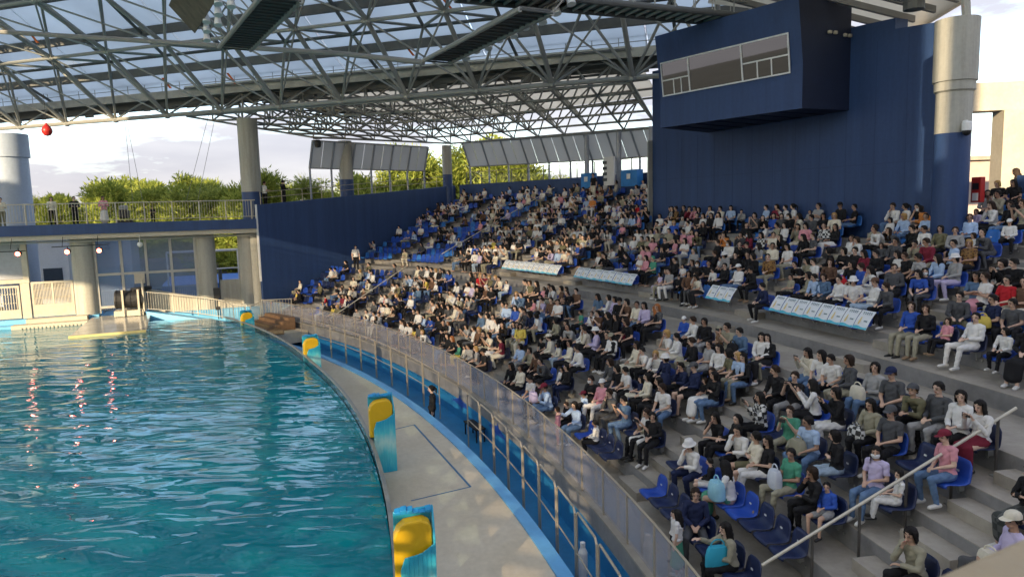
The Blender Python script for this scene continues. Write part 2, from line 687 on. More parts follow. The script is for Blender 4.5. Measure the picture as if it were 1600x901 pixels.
# show deck between the pool glass and the blue kerb
d = MB()
ring(d, lambda t: R_pool(t) + 0.02, lambda t: R_kerb(t) - 0.28, -40, 41.5, Z_DECK - 0.6, Z_DECK, 90)
tag(d.build('show_deck', M_deck), kind='structure')
k = MB()
ring(k, lambda t: R_kerb(t) - 0.277, R_kerb, -40, 41.5, Z_MOAT, Z_DECK + 0.035, 90)
tag(k.build('deck_kerb', M_kerb), kind='structure')
# hatch seams in the deck
s = MB()
for t in (21.2, 15.7):
    a, b = P(R_pool(t) + 0.65, t, 0), P(R_kerb(t) - 0.75, t + 0.35, 0)
    s.wall(a, b, Z_DECK + 0.001, Z_DECK + 0.006, 0.035)
a, b = P(R_kerb(21.5) - 0.75, 21.55), P(R_kerb(16) - 0.75, 16.05)
s.wall(a, b, Z_DECK + 0.0015, Z_DECK + 0.0065, 0.05)
tag(s.build('hatch_seam', mat("seam_blue", (0.05, 0.16, 0.30), 0.6)), kind='structure')

# moat floor between kerb and the stand parapet
mo = MB()
sheet(mo, lambda t: R_kerb(t) - 0.01, R_FENCE - 0.02, -40, 45.5, Z_MOAT, 90)
tag(mo.build('moat_floor', M_moat), kind='structure')

# parapet under the glass fence
pp = MB()
ring(pp, R_FENCE - 0.06, R_FENCE + 0.10, -40, 47.6, Z_MOAT - 0.05, Z_FLOOR + 0.06, 90)
para = pp.build('parapet_wall', M_riser)
tag(para, 'low grey concrete parapet carrying the glass fence', 'parapet')
bb = MB()
ring(bb, R_FENCE - 0.066, R_FENCE - 0.055, -40, 47.6, Z_MOAT - 0.05, 0.12, 90)
bb.build('blue_band', M_moat, para)
c_ = MB()
ring(c_, R_FENCE - 0.10, R_FENCE + 0.12, -40, 47.6, Z_FLOOR + 0.06, Z_FLOOR + 0.10, 90)
c_.build('coping', M_conc, para)


def dolphin_mural(th, Rr, flip, sc):
    """flat painted dolphin outline on the pool side of the parapet"""
    out_ = [(-1.15, .02), (-.95, .12), (-.55, .22), (-.12, .27), (.02, .46), (.14, .26), (.5, .16), (.85, .04), (1.12, .16), (1.0, 0), (1.12, -.16),
            (.84, -.03), (.4, -.08), (-.1, -.10), (-.28, -.28), (-.36, -.08), (-.8, -.04)]
    mb = MB()
    vs = []
    for x, z in out_:
        t = th + flip * x * sc / 57.0 * 57.3
        p = P(R_FENCE - 0.070, t, -0.02 + z * sc)
        vs.append(p)
    mb.add(vs, [tuple(range(len(vs)))])
    return mb.build('dolphin_mural', mat("mural_blue", (0.02, 0.07, 0.34), 0.5))


for th, fl in ((24.2, 1), (20.6, -1)):
    o = dolphin_mural(th, R_FENCE, fl, 0.72)
    o.name = 'dolphin_mural'
    tag(o, 'blue dolphin shape painted on the parapet wall ' + ('beside the trainer' if fl > 0 else 'behind the black bench'), 'mural')

# ================================================================== GLASS FENCE ALONG THE FRONT ROW
fence = thing('glass_fence', 'glass fence with steel posts along the front row of the stand', 'fence', P(R_FENCE, 20, Z_FLOOR + 0.1))
step = 1.28
posts = []
th = 47.4
while th > 4.0:
    posts.append(th)
    th -= math.degrees(step / R_FENCE)
for i, th in enumerate(posts):
    MB().box(*P(R_FENCE, th, Z_FLOOR + 0.1 + 0.475), 0.03, 0.055, 0.95, R_(th)).build('post', M_steel, fence)
for t0, t1 in zip(posts[:-1], posts[1:]):
    e = math.degrees(0.035 / R_FENCE)
    a, b = P(R_FENCE, t0 - e), P(R_FENCE, t1 + e)
    MB().wall(a, b, Z_FLOOR + 0.16, Z_FLOOR + 1.02, 0.010).build('glass_pane', M_glass, fence)
MB().path([P(R_FENCE, t, Z_FLOOR + 1.06) for t in posts], 0.019, 8).build('top_rail', M_steel, fence)

# pool glass wall with its metal edge
pg = thing('pool_glass_wall', 'clear glass wall with metal edge round the pool', 'glass wall', P(53.4, 20, Z_DECK))
ts = [44.8 - i * 2.2 for i in range(24)]
for t0, t1 in zip(ts[:-1], ts[1:]):
    mb = MB()
    ring(mb, lambda t: R_pool(t) - 0.015, lambda t: R_pool(t) + 0.015, t1, t0 - 0.02, Z_DECK - 0.06, 1.10, 3)
    mb.build('glass_pane', M_poolg, pg)
mb = MB()
ring(mb, lambda t: R_pool(t) - 0.035, lambda t: R_pool(t) + 0.045, ts[-1], ts[0], 1.10, 1.16, 80)
mb.build('metal_edge', mat("edge_metal", (0.33, 0.34, 0.33), 0.45, 0.6, 0.2, 2), pg)
mb = MB()
for i in range(400):
    t = ts[-1] + (ts[0] - ts[-1]) * i / 400
    w = 0.10 + 0.05 * math.sin(i * 0.9) + 0.03 * math.sin(i * 2.3)
    a, b = P(R_pool(t) - 0.03 - w, t, 0.30), P(R_pool(t) - 0.02, t, 0.30)
    t2 = t + 0.09
    c, e = P(R_pool(t2) - 0.02, t2, 0.30), P(R_pool(t2) - 0.03 - w, t2, 0.30)
    mb.quad(a, b, c, e)
mb.build('base_strip', mat("strip_dark", (0.012, 0.02, 0.025), 0.7), pg)  # wavy dark strip along the wall base under the water

# ================================================================== MOAT RAILS
n_sec = 0
th = 21.0
while th > 3.5:
    w = math.degrees(1.18 / 56.75)
    t1 = th - w
    lab = ('first' if n_sec == 0 else ORD[n_sec]) + ' low steel rail frame along the deck kerb, counted from the black bench'
    r = thing('moat_rail', lab, 'railing', P(56.72, th, Z_MOAT), 0, 'steel rail frames beside the deck kerb')
    z0, z1 = Z_MOAT, 1.22
    A = [P(56.72, th, z) for z in (z0, z1 - 0.1)]
    B = [P(56.72, t1, z) for z in (z0, z1 - 0.1)]
    q = (B[1] - A[1]) * 0.08
    top = MB().path([A[0], A[1], A[1] + q + Vector((0, 0, .1)), B[1] - q + Vector((0, 0, .1)), B[1], B[0]], 0.022, 8)
    top.build('frame', M_steel, r)
    strut('middle_bar', A[0] + Vector((0, 0, .95)), B[0] + Vector((0, 0, .95)), 0.016, M_steel, r)
    n_sec += 1
    th = t1 - math.degrees(0.09 / 56.75)
# long rail further on, round to the ramp
th = 41.0
n2 = 0
while th > 26.0:
    w = math.degrees(1.7 / 56)
    t1 = th - w
    r = thing('moat_rail', ORD[n2] + ' low steel rail frame beside the moat, counted from the timber steps', 'railing', P(56.9, th, Z_MOAT), 0, 'steel rail frames beside the moat')
    A = [P(56.9, th, z) for z in (Z_MOAT, 1.1)]
    B = [P(56.9, t1, z) for z in (Z_MOAT, 1.1)]
    MB().path([A[0], A[1], B[1], B[0]], 0.022, 8).build('frame', M_steel, r)
    strut('middle_bar', A[0] + Vector((0, 0, .85)), B[0] + Vector((0, 0, .85)), 0.016, M_steel, r)
    n2 += 1
    th = t1 - 0.1

# ================================================================== STAND
stand = thing('concrete_stand', 'stepped grey concrete stand with radial stairs', 'stand', P(60, 25, 0))
WALL_L, WALL_R, R_WALL = 30.15, 17.88, 71.35
T_LO = -6.0
for kk in range(N_ROWS + 1):
    R0 = riser_R(kk - 1) if kk else R_FENCE + 0.10
    R1 = riser_R(kk)
    zt = tread_z(kk)
    segs = [(T_LO, 47.6)]
    if R1 > R_WALL + 0.2:
        segs = [(T_LO, WALL_R - 0.9), (WALL_L + 0.05, 47.6)]
    for a, b in segs:
        mb = MB()
        ring(mb, R0, R1 + 0.012, a, b, max(-0.4, zt - 0.55), zt, max(6, int((b - a) * 1.6)))
        mb.build('step', M_conc, stand)
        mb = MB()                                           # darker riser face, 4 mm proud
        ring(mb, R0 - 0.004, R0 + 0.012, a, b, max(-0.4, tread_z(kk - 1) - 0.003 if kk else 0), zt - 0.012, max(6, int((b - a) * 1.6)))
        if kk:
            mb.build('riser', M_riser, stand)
# half steps in the stairs
for ai, a in enumerate(AISLES):
    for kk in range(0, N_ROWS):
        R1 = riser_R(kk)
        if R1 > R_WALL - 0.3 and WALL_R - 0.9 < a < WALL_L - 0.6:
            continue
        hw = math.degrees(0.50 / R1)
        z = tread_z(kk)
        mb = MB()
        ring(mb, R1 - 0.385, R1 - 0.005, a - hw, a + hw, z + 0.001, z + RISE / 2, 2)
        mb.build('half_step', M_conc, stand)

# ------------------------------------------------------------------ end wall on the far side
ew = thing('end_wall', 'navy end wall of the stand below the bridge level', 'wall', P(58, WALL_TH, 0))
mb = MB()
n = 12
for i in range(n):
    Ra, Rb = 58.0 + 16.6 * i / n, 58.0 + 16.6 * (i + 1) / n
    za, zb = 7.28 + 1.22 * i / n, 7.28 + 1.22 * (i + 1) / n
    a, b = P(Ra, WALL_TH), P(Rb, WALL_TH)
    c, e = P(Rb, WALL_TH + 0.22), P(Ra, WALL_TH + 0.22)
    mb.hexa([(a.x, a.y, -0.4), (b.x, b.y, -0.4), (c.x, c.y, -0.4), (e.x, e.y, -0.4), (a.x, a.y, za), (b.x, b.y, zb), (c.x, c.y, zb), (e.x, e.y, za)])
mb.build('wall', M_navy, ew)
MB().wall(P(57.96, WALL_TH + 0.06), P(57.99, WALL_TH + 0.19), 2.6, 7.30, 0.10).build('edge_strip', M_white, ew)
# rail and people space on top of the end wall
rw = thing('wall_top_railing', 'steel railing along the top of the navy end wall', 'railing', P(62, 47.9, 7.5))
RT = [58.3 + i * 1.45 for i in range(12)]


def wtz(Rr):
    return 7.28 + 1.22 * (Rr - 58) / 16.6


for r_ in RT:
    strut('post', P(r_, 47.82, wtz(r_)), P(r_, 47.82, wtz(r_) + 0.75), 0.02, M_steel, rw)
for h in (0.75, 0.40):
    strut('bar', P(RT[0], 47.82, wtz(RT[0]) + h), P(RT[-1], 47.82, wtz(RT[-1]) + h), 0.016, M_steel, rw)

# ------------------------------------------------------------------ control-booth wall
bw = thing('booth_wall', 'tall navy wall with a projecting control booth', 'building', P(R_WALL, 23, 6))
WA, WB = P(R_WALL, WALL_L), P(R_WALL, WALL_R)
dW = (WB - WA).normalized()
nW = Vector((dW.y, -dW.x, 0))                    # toward the pool
if nW.dot(Vector((CX, CY, 0)) - WA) < 0:
    nW = -nW
back = -nW * 0.6


def prism(mb, poly, z0, z1s):
    """plan polygon, bottom z0, per-corner top heights"""
    m_ = len(poly)
    vs = [(p.x, p.y, z0) for p in poly] + [(p.x, p.y, z) for p, z in zip(poly, z1s)]
    mb.add(vs, [tuple(range(m_ - 1, -1, -1)), tuple(range(m_, 2 * m_))] + [(i, (i + 1) % m_, m_ + (i + 1) % m_, m_ + i) for i in range(m_)])
    return mb


LW = (WB - WA).length
wx = lambda u: WA + dW * u
US = LW - 1.70
mb = MB()
prism(mb, [wx(0), wx(US), wx(US) + back, wx(0) + back], 3.0, [13.3, 12.6, 12.6, 13.3])
prism(mb, [wx(US + .001), wx(LW), wx(LW) + back, wx(US + .001) + back], 3.0, [12.25, 12.1, 12.1, 12.25])
mb.build('wall', M_navy, bw)
M_joint = mat('navy_joint', (.017, .042, .125), .6)
for i in range(1, 13):
    q = wx(LW * i / 13) + nW * .001
    MB().wall(q - dW * .011, q + dW * .011, 5.2, 9.8 if i < 11 else 12.0, .006).build('panel_joint', M_joint, bw)
MB().wall(wx(0.02) + nW * .001, wx(LW - .02) + nW * .001, 7.9, 7.92, .006).build('panel_joint', M_joint, bw)
MB().wall(wx(LW + 0.03), wx(LW + 0.13), 5.0, 12.05, 0.3).build('edge_strip', M_colw, bw)
MB().wall(wx(-0.10), wx(-0.003), 3.2, 9.9, 0.5).build('edge_strip', M_colw, bw)
# parapet above and rounded upstand near the catwalk
ZB = 9.86
uL, uR = 4.28, 11.82
fL, fR = Vector((6.346, 30.09, 0)), Vector((10.06, 24.78, 0))
bk = wx(uR)
bkL = WA + dW * (-0.03)
front_n = Vector((-(fR - fL).y, (fR - fL).x, 0)).normalized()
if front_n.dot(nW) < 0:
    front_n = -front_n
lean = front_n * 0.32
zK, zT = 11.35, 13.5
cb = MB()
bL = wx(uL)
low = [fL, fR, bk + nW * .002, bL + nW * .002]
vs = [(p.x, p.y, ZB) for p in low] + [(p.x, p.y, zK) for p in low] + [(p.x, p.y, zT) for p in (fL + lean, fR + lean, low[2], low[3])]
cb.add(vs, [(3, 2, 1, 0), (0, 1, 5, 4), (1, 2, 6, 5), (3, 0, 4, 7), (4, 5, 9, 8), (5, 6, 10, 9), (7, 4, 8, 11), (8, 9, 10, 11)])
booth = cb.build('control_booth', M_navy, bw)
# side cheek with the shade put into its colour, 4 mm proud of the booth's end
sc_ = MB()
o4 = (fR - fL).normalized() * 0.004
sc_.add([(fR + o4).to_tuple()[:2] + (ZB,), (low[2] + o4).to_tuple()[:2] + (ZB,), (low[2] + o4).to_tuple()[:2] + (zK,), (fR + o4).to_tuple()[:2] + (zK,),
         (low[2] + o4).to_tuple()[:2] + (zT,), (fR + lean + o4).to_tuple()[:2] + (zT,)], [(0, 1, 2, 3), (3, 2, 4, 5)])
sc_.build('booth_end', M_navysh, booth)
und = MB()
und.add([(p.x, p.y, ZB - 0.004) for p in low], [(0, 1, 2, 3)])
und.build('soffit', M_navysh, booth)
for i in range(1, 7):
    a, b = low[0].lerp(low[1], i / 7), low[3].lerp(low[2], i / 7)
    MB().wall(a, b, ZB - 0.03, ZB - 0.005, 0.03).build('soffit_batten', M_navysh, booth)
# window band, set in the leaning upper face
fdir = (fR - fL).normalized()
Lf = (fR - fL).length


def fpt(u, z, o=0.0):
    t = max(0.0, (z - zK) / (zT - zK))
    q = fL + fdir * (u * Lf) + lean * t + front_n * o
    return Vector((q.x, q.y, z))


def fpane(name, m, u0, u1, z0, z1, o0, o1, parent):
    mb = MB()
    P8 = [fpt(u0, z0, o0), fpt(u1, z0, o0), fpt(u1, z0, o1), fpt(u0, z0, o1), fpt(u0, z1, o0), fpt(u1, z1, o0), fpt(u1, z1, o1), fpt(u0, z1, o1)]
    return mb.hexa(P8).build(name, m, parent)


wz0, wz1, wu0, wu1 = 11.14, 12.38, 0.035, 0.925
win = fpane('window', M_win, wu0, wu1, wz0, wz1, 0.004, 0.03, bw)
fr = 0.018


def frm(u0, u1, z0, z1):
    fpane('window_frame', M_white, u0, u1, z0, z1, 0.02, 0.06, win)


e = 0.007
frm(wu0 - e, wu1 + e, wz0 - .05, wz0)
frm(wu0 - e, wu1 + e, wz1, wz1 + .05)
frm(wu0 - e, wu0, wz0, wz1)
frm(wu1, wu1 + e, wz0, wz1)
u_a, u_b = wu0 + 0.235 * (wu1 - wu0), wu0 + 0.665 * (wu1 - wu0)
for u in (u_a, u_b):
    frm(u, u + e * 1.3, wz0, wz1)
zm = wz0 + 0.55
frm(wu0, u_a, zm, zm + .05)
frm(u_b + e * 1.3, wu1, zm, zm + .05)
for u in (wu0 + 0.085, wu0 + 0.145):
    frm(u, u + e, wz0, zm)
for u in (u_b + 0.10, u_b + 0.19):
    frm(u, u + e, wz0, zm)
# four small lamps on the booth's end
for (u, z) in ((0.52, 12.45), (0.64, 12.45), (0.85, 12.4), (0.95, 12.4)):
    p = fR.lerp(low[2], u)
    MB().box(p.x + o4.x * 12, p.y + o4.y * 12, z, 0.11, 0.14, 0.12, math.atan2(dW.y, dW.x)).build('end_lamp', M_cream, booth, bevel=0.03)

# ------------------------------------------------------------------ columns
def column(name, label, x, y, prof, mats, n=28, extra=None):
    t = thing(name, label, 'column', (x, y, prof[0][1]))
    z = 0
    for i, (m, pr, pn) in enumerate(mats):
        MB().lathe(pr, n, (x, y, 0)).build(pn, m, t, smooth=True)
    return t


def smooth_sides(o):
    return o


cR = column('round_column', 'thick round column, pale above and navy below, beside the booth wall', 12.68, 20.6, [(0.45, 5.0)], [
    (M_navy, [(0.46, 4.6), (0.46, 8.52)], 'painted_base'),
    (M_colw, [(0.463, 8.523), (0.463, 9.65), (0.52, 9.70), (0.52, 9.95)], 'shaft'),
    (M_colw, [(0.56, 9.953), (0.56, 11.65)], 'drum')])
cL = column('round_column', 'tall round column between the bridge and the navy end wall', -16.05, 44.7, [(0.6, -0.3)], [
    (M_colw, [(0.62, -0.4), (0.62, 6.40)], 'shaft'),
    (M_navy, [(0.60, 6.403), (0.60, 8.1)], 'painted_band'),
    (M_colw, [(0.60, 8.103), (0.60, 12.55)], 'upper_shaft')])
c5 = column('round_column', 'round column rising from the navy end wall under the lower roof', -11.15, 49.3, [(0.46, 6)], [
    (M_navy, [(0.46, 6.2), (0.46, 8.9)], 'painted_base'), (M_colw, [(0.458, 8.903), (0.458, 11.5)], 'shaft')])
c7 = column('round_column', 'round column at the corner where end wall meets back rail', -4.75, 55.5, [(0.36, 6)], [
    (M_navy, [(0.37, 6.2), (0.37, 9.35)], 'painted_base'), (M_colw, [(0.366, 9.353), (0.366, 11.55)], 'shaft')])
for (th, lab) in ((37.5, 'thin grey post at the back rail beside the blue lockers'), (35.3, 'thin grey post behind the white notice board'), (33.2, 'thin grey post at the back rail nearest the booth wall')):
    p = P(74.9, th)
    t = thing('roof_post', lab, 'column', (p.x, p.y, 7.8), 0, 'thin posts under the back roof')
    MB().tube((p.x, p.y, 7.5), (p.x, p.y, 11.15), 0.16, 12).build('shaft', mat("post_grey", (0.36, 0.38, 0.42), 0.45, 0.2), t)

# ------------------------------------------------------------------ back edge of the stand: low wall, rail, skirts
bk_ = thing('back_rail', 'glass back rail with dark posts along the top of the stand', 'railing', P(75, 38, 8))
mb = MB()
ring(mb, 74.9, 75.15, 30, 47.6, 4, 8.55, 24)
mb.build('low_wall', M_navy, bk_)
tt = 47.0
while tt > 30:
    a = P(74.95, tt)
    strut('post', (a.x, a.y, 8.5), (a.x, a.y, 9.45), 0.035, M_galvd, bk_)
    b = P(74.95, tt - 1.25)
    MB().wall(P(74.95, tt - 0.05), P(74.95, tt - 1.2), 8.62, 9.38, 0.012).build('glass_pane', M_clear, bk_)
    tt -= 1.25
MB().path([P(74.95, 47 - i * 1.25, 9.45) for i in range(14)], 0.022, 6).build('top_rail', M_steel, bk_)


def skirt(pts_top, pts_bot, label, ground_z):
    """row of inclined sheet panels between slanting ribs, each rib on a post"""
    t = thing('wind_screen', label, 'screen', pts_bot[0])
    for i in range(len(pts_top) - 1):
        a, b, c, d_ = pts_top[i], pts_top[i + 1], pts_bot[i + 1], pts_bot[i]
        for s0, s1 in ((0.02, 0.49), (0.51, 0.98)):
            q = [d_.lerp(c, s0), d_.lerp(c, s1), a.lerp(b, s1), a.lerp(b, s0)]
            nn = (q[1] - q[0]).cross(q[3] - q[0]).normalized() * 0.02
            MB().hexa([q[0], q[1], q[1] + nn, q[0] + nn, q[3], q[2], q[2] + nn, q[3] + nn]).build('panel', M_panel, t)
        strut('edge_bar', a, b, 0.045, M_galv, t)
        strut('edge_bar', d_, c, 0.045, M_galv, t)
    for a, d_ in zip(pts_top, pts_bot):
        strut('rib', a, d_, 0.085, mat("rib_grey", (0.30, 0.33, 0.38), 0.5, 0.2), t)
        strut('post', d_, Vector((d_.x, d_.y, ground_z(d_))), 0.07, MATS["rib_grey"], t)
    return t


outw = Vector((-math.sin(R_(WALL_TH)), math.cos(R_(WALL_TH)), 0)) * 0.55
Rs = [62.3 + 9.9 * i / 6 for i in range(7)]
skirt([P(r_, 47.95, 11.36) for r_ in Rs], [P(r_, 47.95, 9.62) + outw for r_ in Rs], 'pale slanted panels hung above the end wall railing', lambda p: 7.5)
ths = [47.3 - 14.3 * i / 9 for i in range(10)]
skirt([P(75.0, t, 11.75 - 0.72 * i / 9) for i, t in enumerate(ths)], [P(75.75, t, 9.95 - 0.45 * i / 9) for i, t in enumerate(ths)], 'pale slanted panels hung above the back rail of the stand', lambda p: 8.2)

# ------------------------------------------------------------------ unseen sun blocker, added behind the camera
# made-up walls, slats and sheets; the gaps shape the sun patches on the stand
_hd = Vector((math.cos(R_(65.5)), math.sin(R_(65.5)), 0))
_hw = Vector((_hd.y, -_hd.x, 0))
rb = thing('sun_blocker', 'large opposite stand building behind the camera', 'building', (0, -14, 0))


def blocker_wall(w0, w1, z0, z1, name='wall'):
    a, b = _hd * -12.0 + _hw * w0, _hd * -12.0 + _hw * w1
    return MB().wall(a, b, z0, z1, .5).build(name, M_cream, rb)


blocker_wall(-11.0, -9.4, -.4, 17.4)
blocker_wall(-9.395, -4.6, -.4, 6.3)
blocker_wall(-9.395, -4.6, 9.6, 17.4)
for q in range(9):
    blocker_wall(-9.395, -4.6, 6.5 + q * .34, 6.64 + q * .34, 'sun_slat')
for w in (-8.7, -7.6, -6.9, -5.6):
    MB().tube(tuple(_hd * -11.6 + _hw * w) [:2] + (6.3,), tuple(_hd * -11.6 + _hw * w)[:2] + (9.6,), .16, 8).build('mullion', M_cream, rb)  # added bars that break the deck's sun patch into streaks
blocker_wall(-4.595, 2.2, -.4, 17.4)
for q in range(38):
    blocker_wall(-33, -11.005, 5.8 + q * .305, 5.90 + q * .305, 'sun_slat')
blocker_wall(2.205, 22, -.4, 17.3)


def blocker_sheet(w0, w1, z0, z1):
    a, b = _hd * -12.0 + _hw * w0, _hd * -12.0 + _hw * w1
    return MB().wall(a, b, z0, z1, .12).build('roof_sheet', M_memb, rb)  # unseen sheet, added only to cut off the sun


blocker_sheet(2.72, 4.6, 17.305, 26)
blocker_sheet(-33.0, 2.5, 17.405, 28.5)
blocker_sheet(-41, -33.005, 13.4, 28)
blocker_sheet(-80, -41.005, 13.4, 20.5)
blocker_sheet(-80, -41.005, 25.0, 26.5)

# ================================================================== BRIDGE AND THE FAR SIDE OF THE POOL
B0, B1 = Vector((-28.0, 38.5, 0)), Vector((-15.36, 43.58, 0))
bu = (B1 - B0).normalized()
bn = Vector((-bu.y, bu.x, 0))
BA = math.atan2(bu.y, bu.x)


def bp(s, off, z=0.0):
    q = B0 + bu * s + bn * off
    return Vector((q.x, q.y, z))


def bbox(mb, s0, s1, o0, o1, z0, z1):
    a, b, c, d_ = bp(s0, o0), bp(s1, o0), bp(s1, o1), bp(s0, o1)
    return mb.hexa([(k.x, k.y, z0) for k in (a, b, c, d_)] + [(k.x, k.y, z1) for k in (a, b, c, d_)])


br = thing('footbridge', 'raised footbridge with a navy fascia and bar railing across the pool end', 'bridge', bp(6, 0, 5.6))
bbox(MB(), -14, 13.5, 0.25, 4.2, 5.62, 6.30).build('deck', M_conc, br)
bbox(MB(), -14, 13.5, 0.0, 0.247, 5.86, 6.44).build('fascia', M_navy, br)
bbox(MB(), -14, 13.5, 0.12, 0.246, 5.60, 5.855).build('soffit_edge', M_cream, br)
s = -13.0
while s < 13.5:
    MB().tube(bp(s, 0.2, 6.44), bp(s, 0.2, 7.58), 0.045, 8).build('post', M_cream, br)
    s += 1.46
for z, r in ((7.58, 0.03), (6.60, 0.02)):
    strut('rail_bar', bp(-13, 0.2, z), bp(13.5, 0.2, z), r, M_cream, br)
bars = MB()
s = -13.0
while s < 13.5:
    bars.tube(bp(s, 0.2, 6.60), bp(s, 0.2, 7.56), 0.011, 4, cap=False)
    s += 0.145
tag(bars.build('railing_bars', M_cream, br), kind='stuff')
for z, o in ((5.45, .3), (5.52, .6)):
    strut('pipe', bp(-13, o, z), bp(13.4, o, z), 0.03, M_galv, br)

# pillars under the bridge
for s, r, lab in ((4.0, 0.62, 'thick pale pillar under the bridge beside the slatted gates'), (10.5, 0.56, 'pale pillar under the bridge behind the ramp railing'), (12.85, 0.50, 'pale pillar under the bridge next to the fire extinguisher')):
    p = bp(s, 1.2)
    t = thing('bridge_pillar', lab, 'pillar', (p.x, p.y, 0))
    MB().lathe([(r, -0.4), (r, 5.62)], 24, (p.x, p.y, 0)).build('shaft', M_colw, t, smooth=True)
p = bp(-1.6, 12)
t = thing('round_column', 'broad pale blue drum column behind the bridge at the pool end', 'column', (p.x, p.y, 0))
MB().lathe([(1.15, -.4), (1.15, 10.95)], 32, (p.x, p.y, 0)).build('shaft', M_colb, t, smooth=True)
MB().lathe([(1.27, 10.953), (1.27, 12.5)], 32, (p.x, p.y, 0)).build('drum', M_colb, t, smooth=True)
p = bp(3.2, 10)
t = thing('round_column', 'pale blue column seen behind the gates under the bridge', 'column', (p.x, p.y, 0))
MB().lathe([(1.5, -.4), (1.5, 5.5)], 28, (p.x, p.y, 0)).build('shaft', M_colb, t, smooth=True)

# glazed screen between the pillars
gs = thing('glazed_screen', 'tall glazed screen of eight panes between pillars under the bridge', 'window', bp(7, 1, 1.5))
cols = [4.62, 5.95, 7.25, 8.58, 9.92]
rows = [1.55, 3.46, 5.52]
for i in range(4):
    for j in range(2):
        bbox(MB(), cols[i] + .07, cols[i + 1] - .07, 1.0, 1.02, rows[j] + .07, rows[j + 1] - .07).build('glass_pane', M_pane, gs)
M_frm = mat("frame_grey", (0.40, 0.39, 0.35), 0.5, 0.2)
for c_s in cols:
    bbox(MB(), c_s - .07, c_s + .07, 0.95, 1.07, 1.2, 5.60).build('mullion', M_frm, gs)
for z in rows:
    for i in range(4):
        bbox(MB(), cols[i] + .071, cols[i + 1] - .071, 0.955, 1.065, z - .07, z + .07).build('transom', M_frm, gs)
# white bar fence just behind the panes
fb = MB()
bbox(fb, 4.7, 9.9, 1.5, 1.54, 2.45, 2.50)
for i in range(48):
    bbox(fb, 4.7 + i * .108, 4.73 + i * .108, 1.5, 1.53, 1.3, 2.45)
o = tag(fb.build('bar_fence', M_white), 'white bar fence standing behind the glazed screen', 'fence')


def slat_gate(name, label, s0, s1, z0, z1, zk, nb, off=1.0):
    """painted gate: frame, kick board and each upright bar its own part"""
    t = thing(name, label, 'gate', bp((s0 + s1) / 2, off, z0))
    f = 0.11
    bbox(MB(), s0, s1, off, off + .08, z1 - f, z1).build('frame_rail', M_cream, t)
    bbox(MB(), s0, s1, off, off + .08, zk - f, zk).build('frame_rail', M_cream, t)
    bbox(MB(), s0, s1, off + .01, off + .07, z0, zk - f - .003).build('kick_board', M_cream, t)
    for s_ in (s0, (s0 + s1) / 2 - f / 2, s1 - f):
        bbox(MB(), s_, s_ + f, off + .002, off + .078, zk + .003, z1 - f - .003).build('stile', M_cream, t)
    for i in range(nb):
        a = s0 + f + (s1 - s0 - 2 * f) * (i + .5) / nb
        bbox(MB(), a - .018, a + .018, off + .02, off + .06, zk + .003, z1 - f - .003).build('bar', M_cream, t)
    for z in (zk + .35, z1 - .5):
        bbox(MB(), s0 + f, s1 - f, off + .062, off + .075, z, z + .05).build('cross_bar', M_cream, t)
    return t


slat_gate('bar_gate', 'cream double gate of upright bars beside the thick bridge pillar', 1.32, 3.38, 1.25, 3.25, 1.95, 26)
slat_gate('bar_gate', 'cream single gate of upright bars set in the panelled wall', -1.5, 0.75, 1.25, 3.1, 1.75, 16, 0.98)
cw = thing('panelled_wall', 'pale panelled wall with posts left open above the gates', 'wall', bp(-3, 1, 1.2))
cw['label'] = 'pale grey panelled wall above the single bar gate'
bbox(MB(), -14, 1.0, 1.25, 1.35, 3.45, 5.6).build('panel', mat("grey_panel", (0.36, 0.38, 0.42), 0.6), cw)
bbox(MB(), -14, 1.28, 0.97, 1.22, 3.22, 3.44).build('beam', M_cream, cw)
bbox(MB(), 0.82, 1.25, 0.95, 1.24, 1.22, 3.215).build('post', M_cream, cw)
bbox(MB(), 1.0, 1.28, 0.97, 1.24, 3.445, 5.6).build('post', M_cream, cw)
bbox(MB(), -14, -1.55, 0.98, 1.2, 0.8, 3.215).build('base_wall', M_cream, cw)

lg = thing('pool_ledge', 'pale blue ledge round the pool end below the gates', 'ledge', bp(3, 0.6, 0.6))
bbox(MB(), -14, 4.6, 0.55, 2.2, 0.2, 1.20).build('ledge', M_cyan, lg)
bbox(MB(), 4.603, 14, 0.55, 3.4, 0.2, 1.02).build('ledge', M_cyan, lg)
bbox(MB(), -4, 1.1, -.35, 0.545, 0.2, 0.98).build('low_step', M_cyan, lg)
st = thing('stage_steps', 'cream landing with a toothed fringe at the waterline below the double gate', 'steps', bp(2.3, 0, .9))
bbox(MB(), 1.15, 4.1, -.05, .545, 0.92, 1.26).build('upper_step', M_cream, st)
bbox(MB(), 0.6, 4.2, -.75, -.053, 0.80, 1.05).build('lower_step', M_cream, st)
for i in range(17):
    a = 1.0 + i * .185
    bbox(MB(), a, a + .10, -.80, -.752, 0.70, 0.93).build('fringe_block', M_cream, st)

pf = thing('slide_out_stage', 'low pale stage with wet top reaching into the pool', 'stage', bp(6, -4, .8))
A, Bq = Vector((-22.1, 34.9, 0)), Vector((-18.95, 36.3, 0))
dv = (bp(6.75, 0.5) - Bq)
back_a, back_b = bp(4.3, .545), bp(7.3, .545)
mb = MB()
prism(mb, [A, Bq, back_b, back_a], 0.55, [0.94, 0.94, 1.10, 1.10])
mb.build('slab', mat("wet_slab", (0.36, 0.36, 0.33), 0.12, 0, 0.2, 1.2, 0.05), pf)
MB().wall(A + Vector((0, -.05, 0)), Bq + Vector((0, -.05, 0)), 0.70, 0.965, 0.10).build('edge_pad', mat("edge_yellow", (0.58, 0.50, 0.22), 0.6), pf)

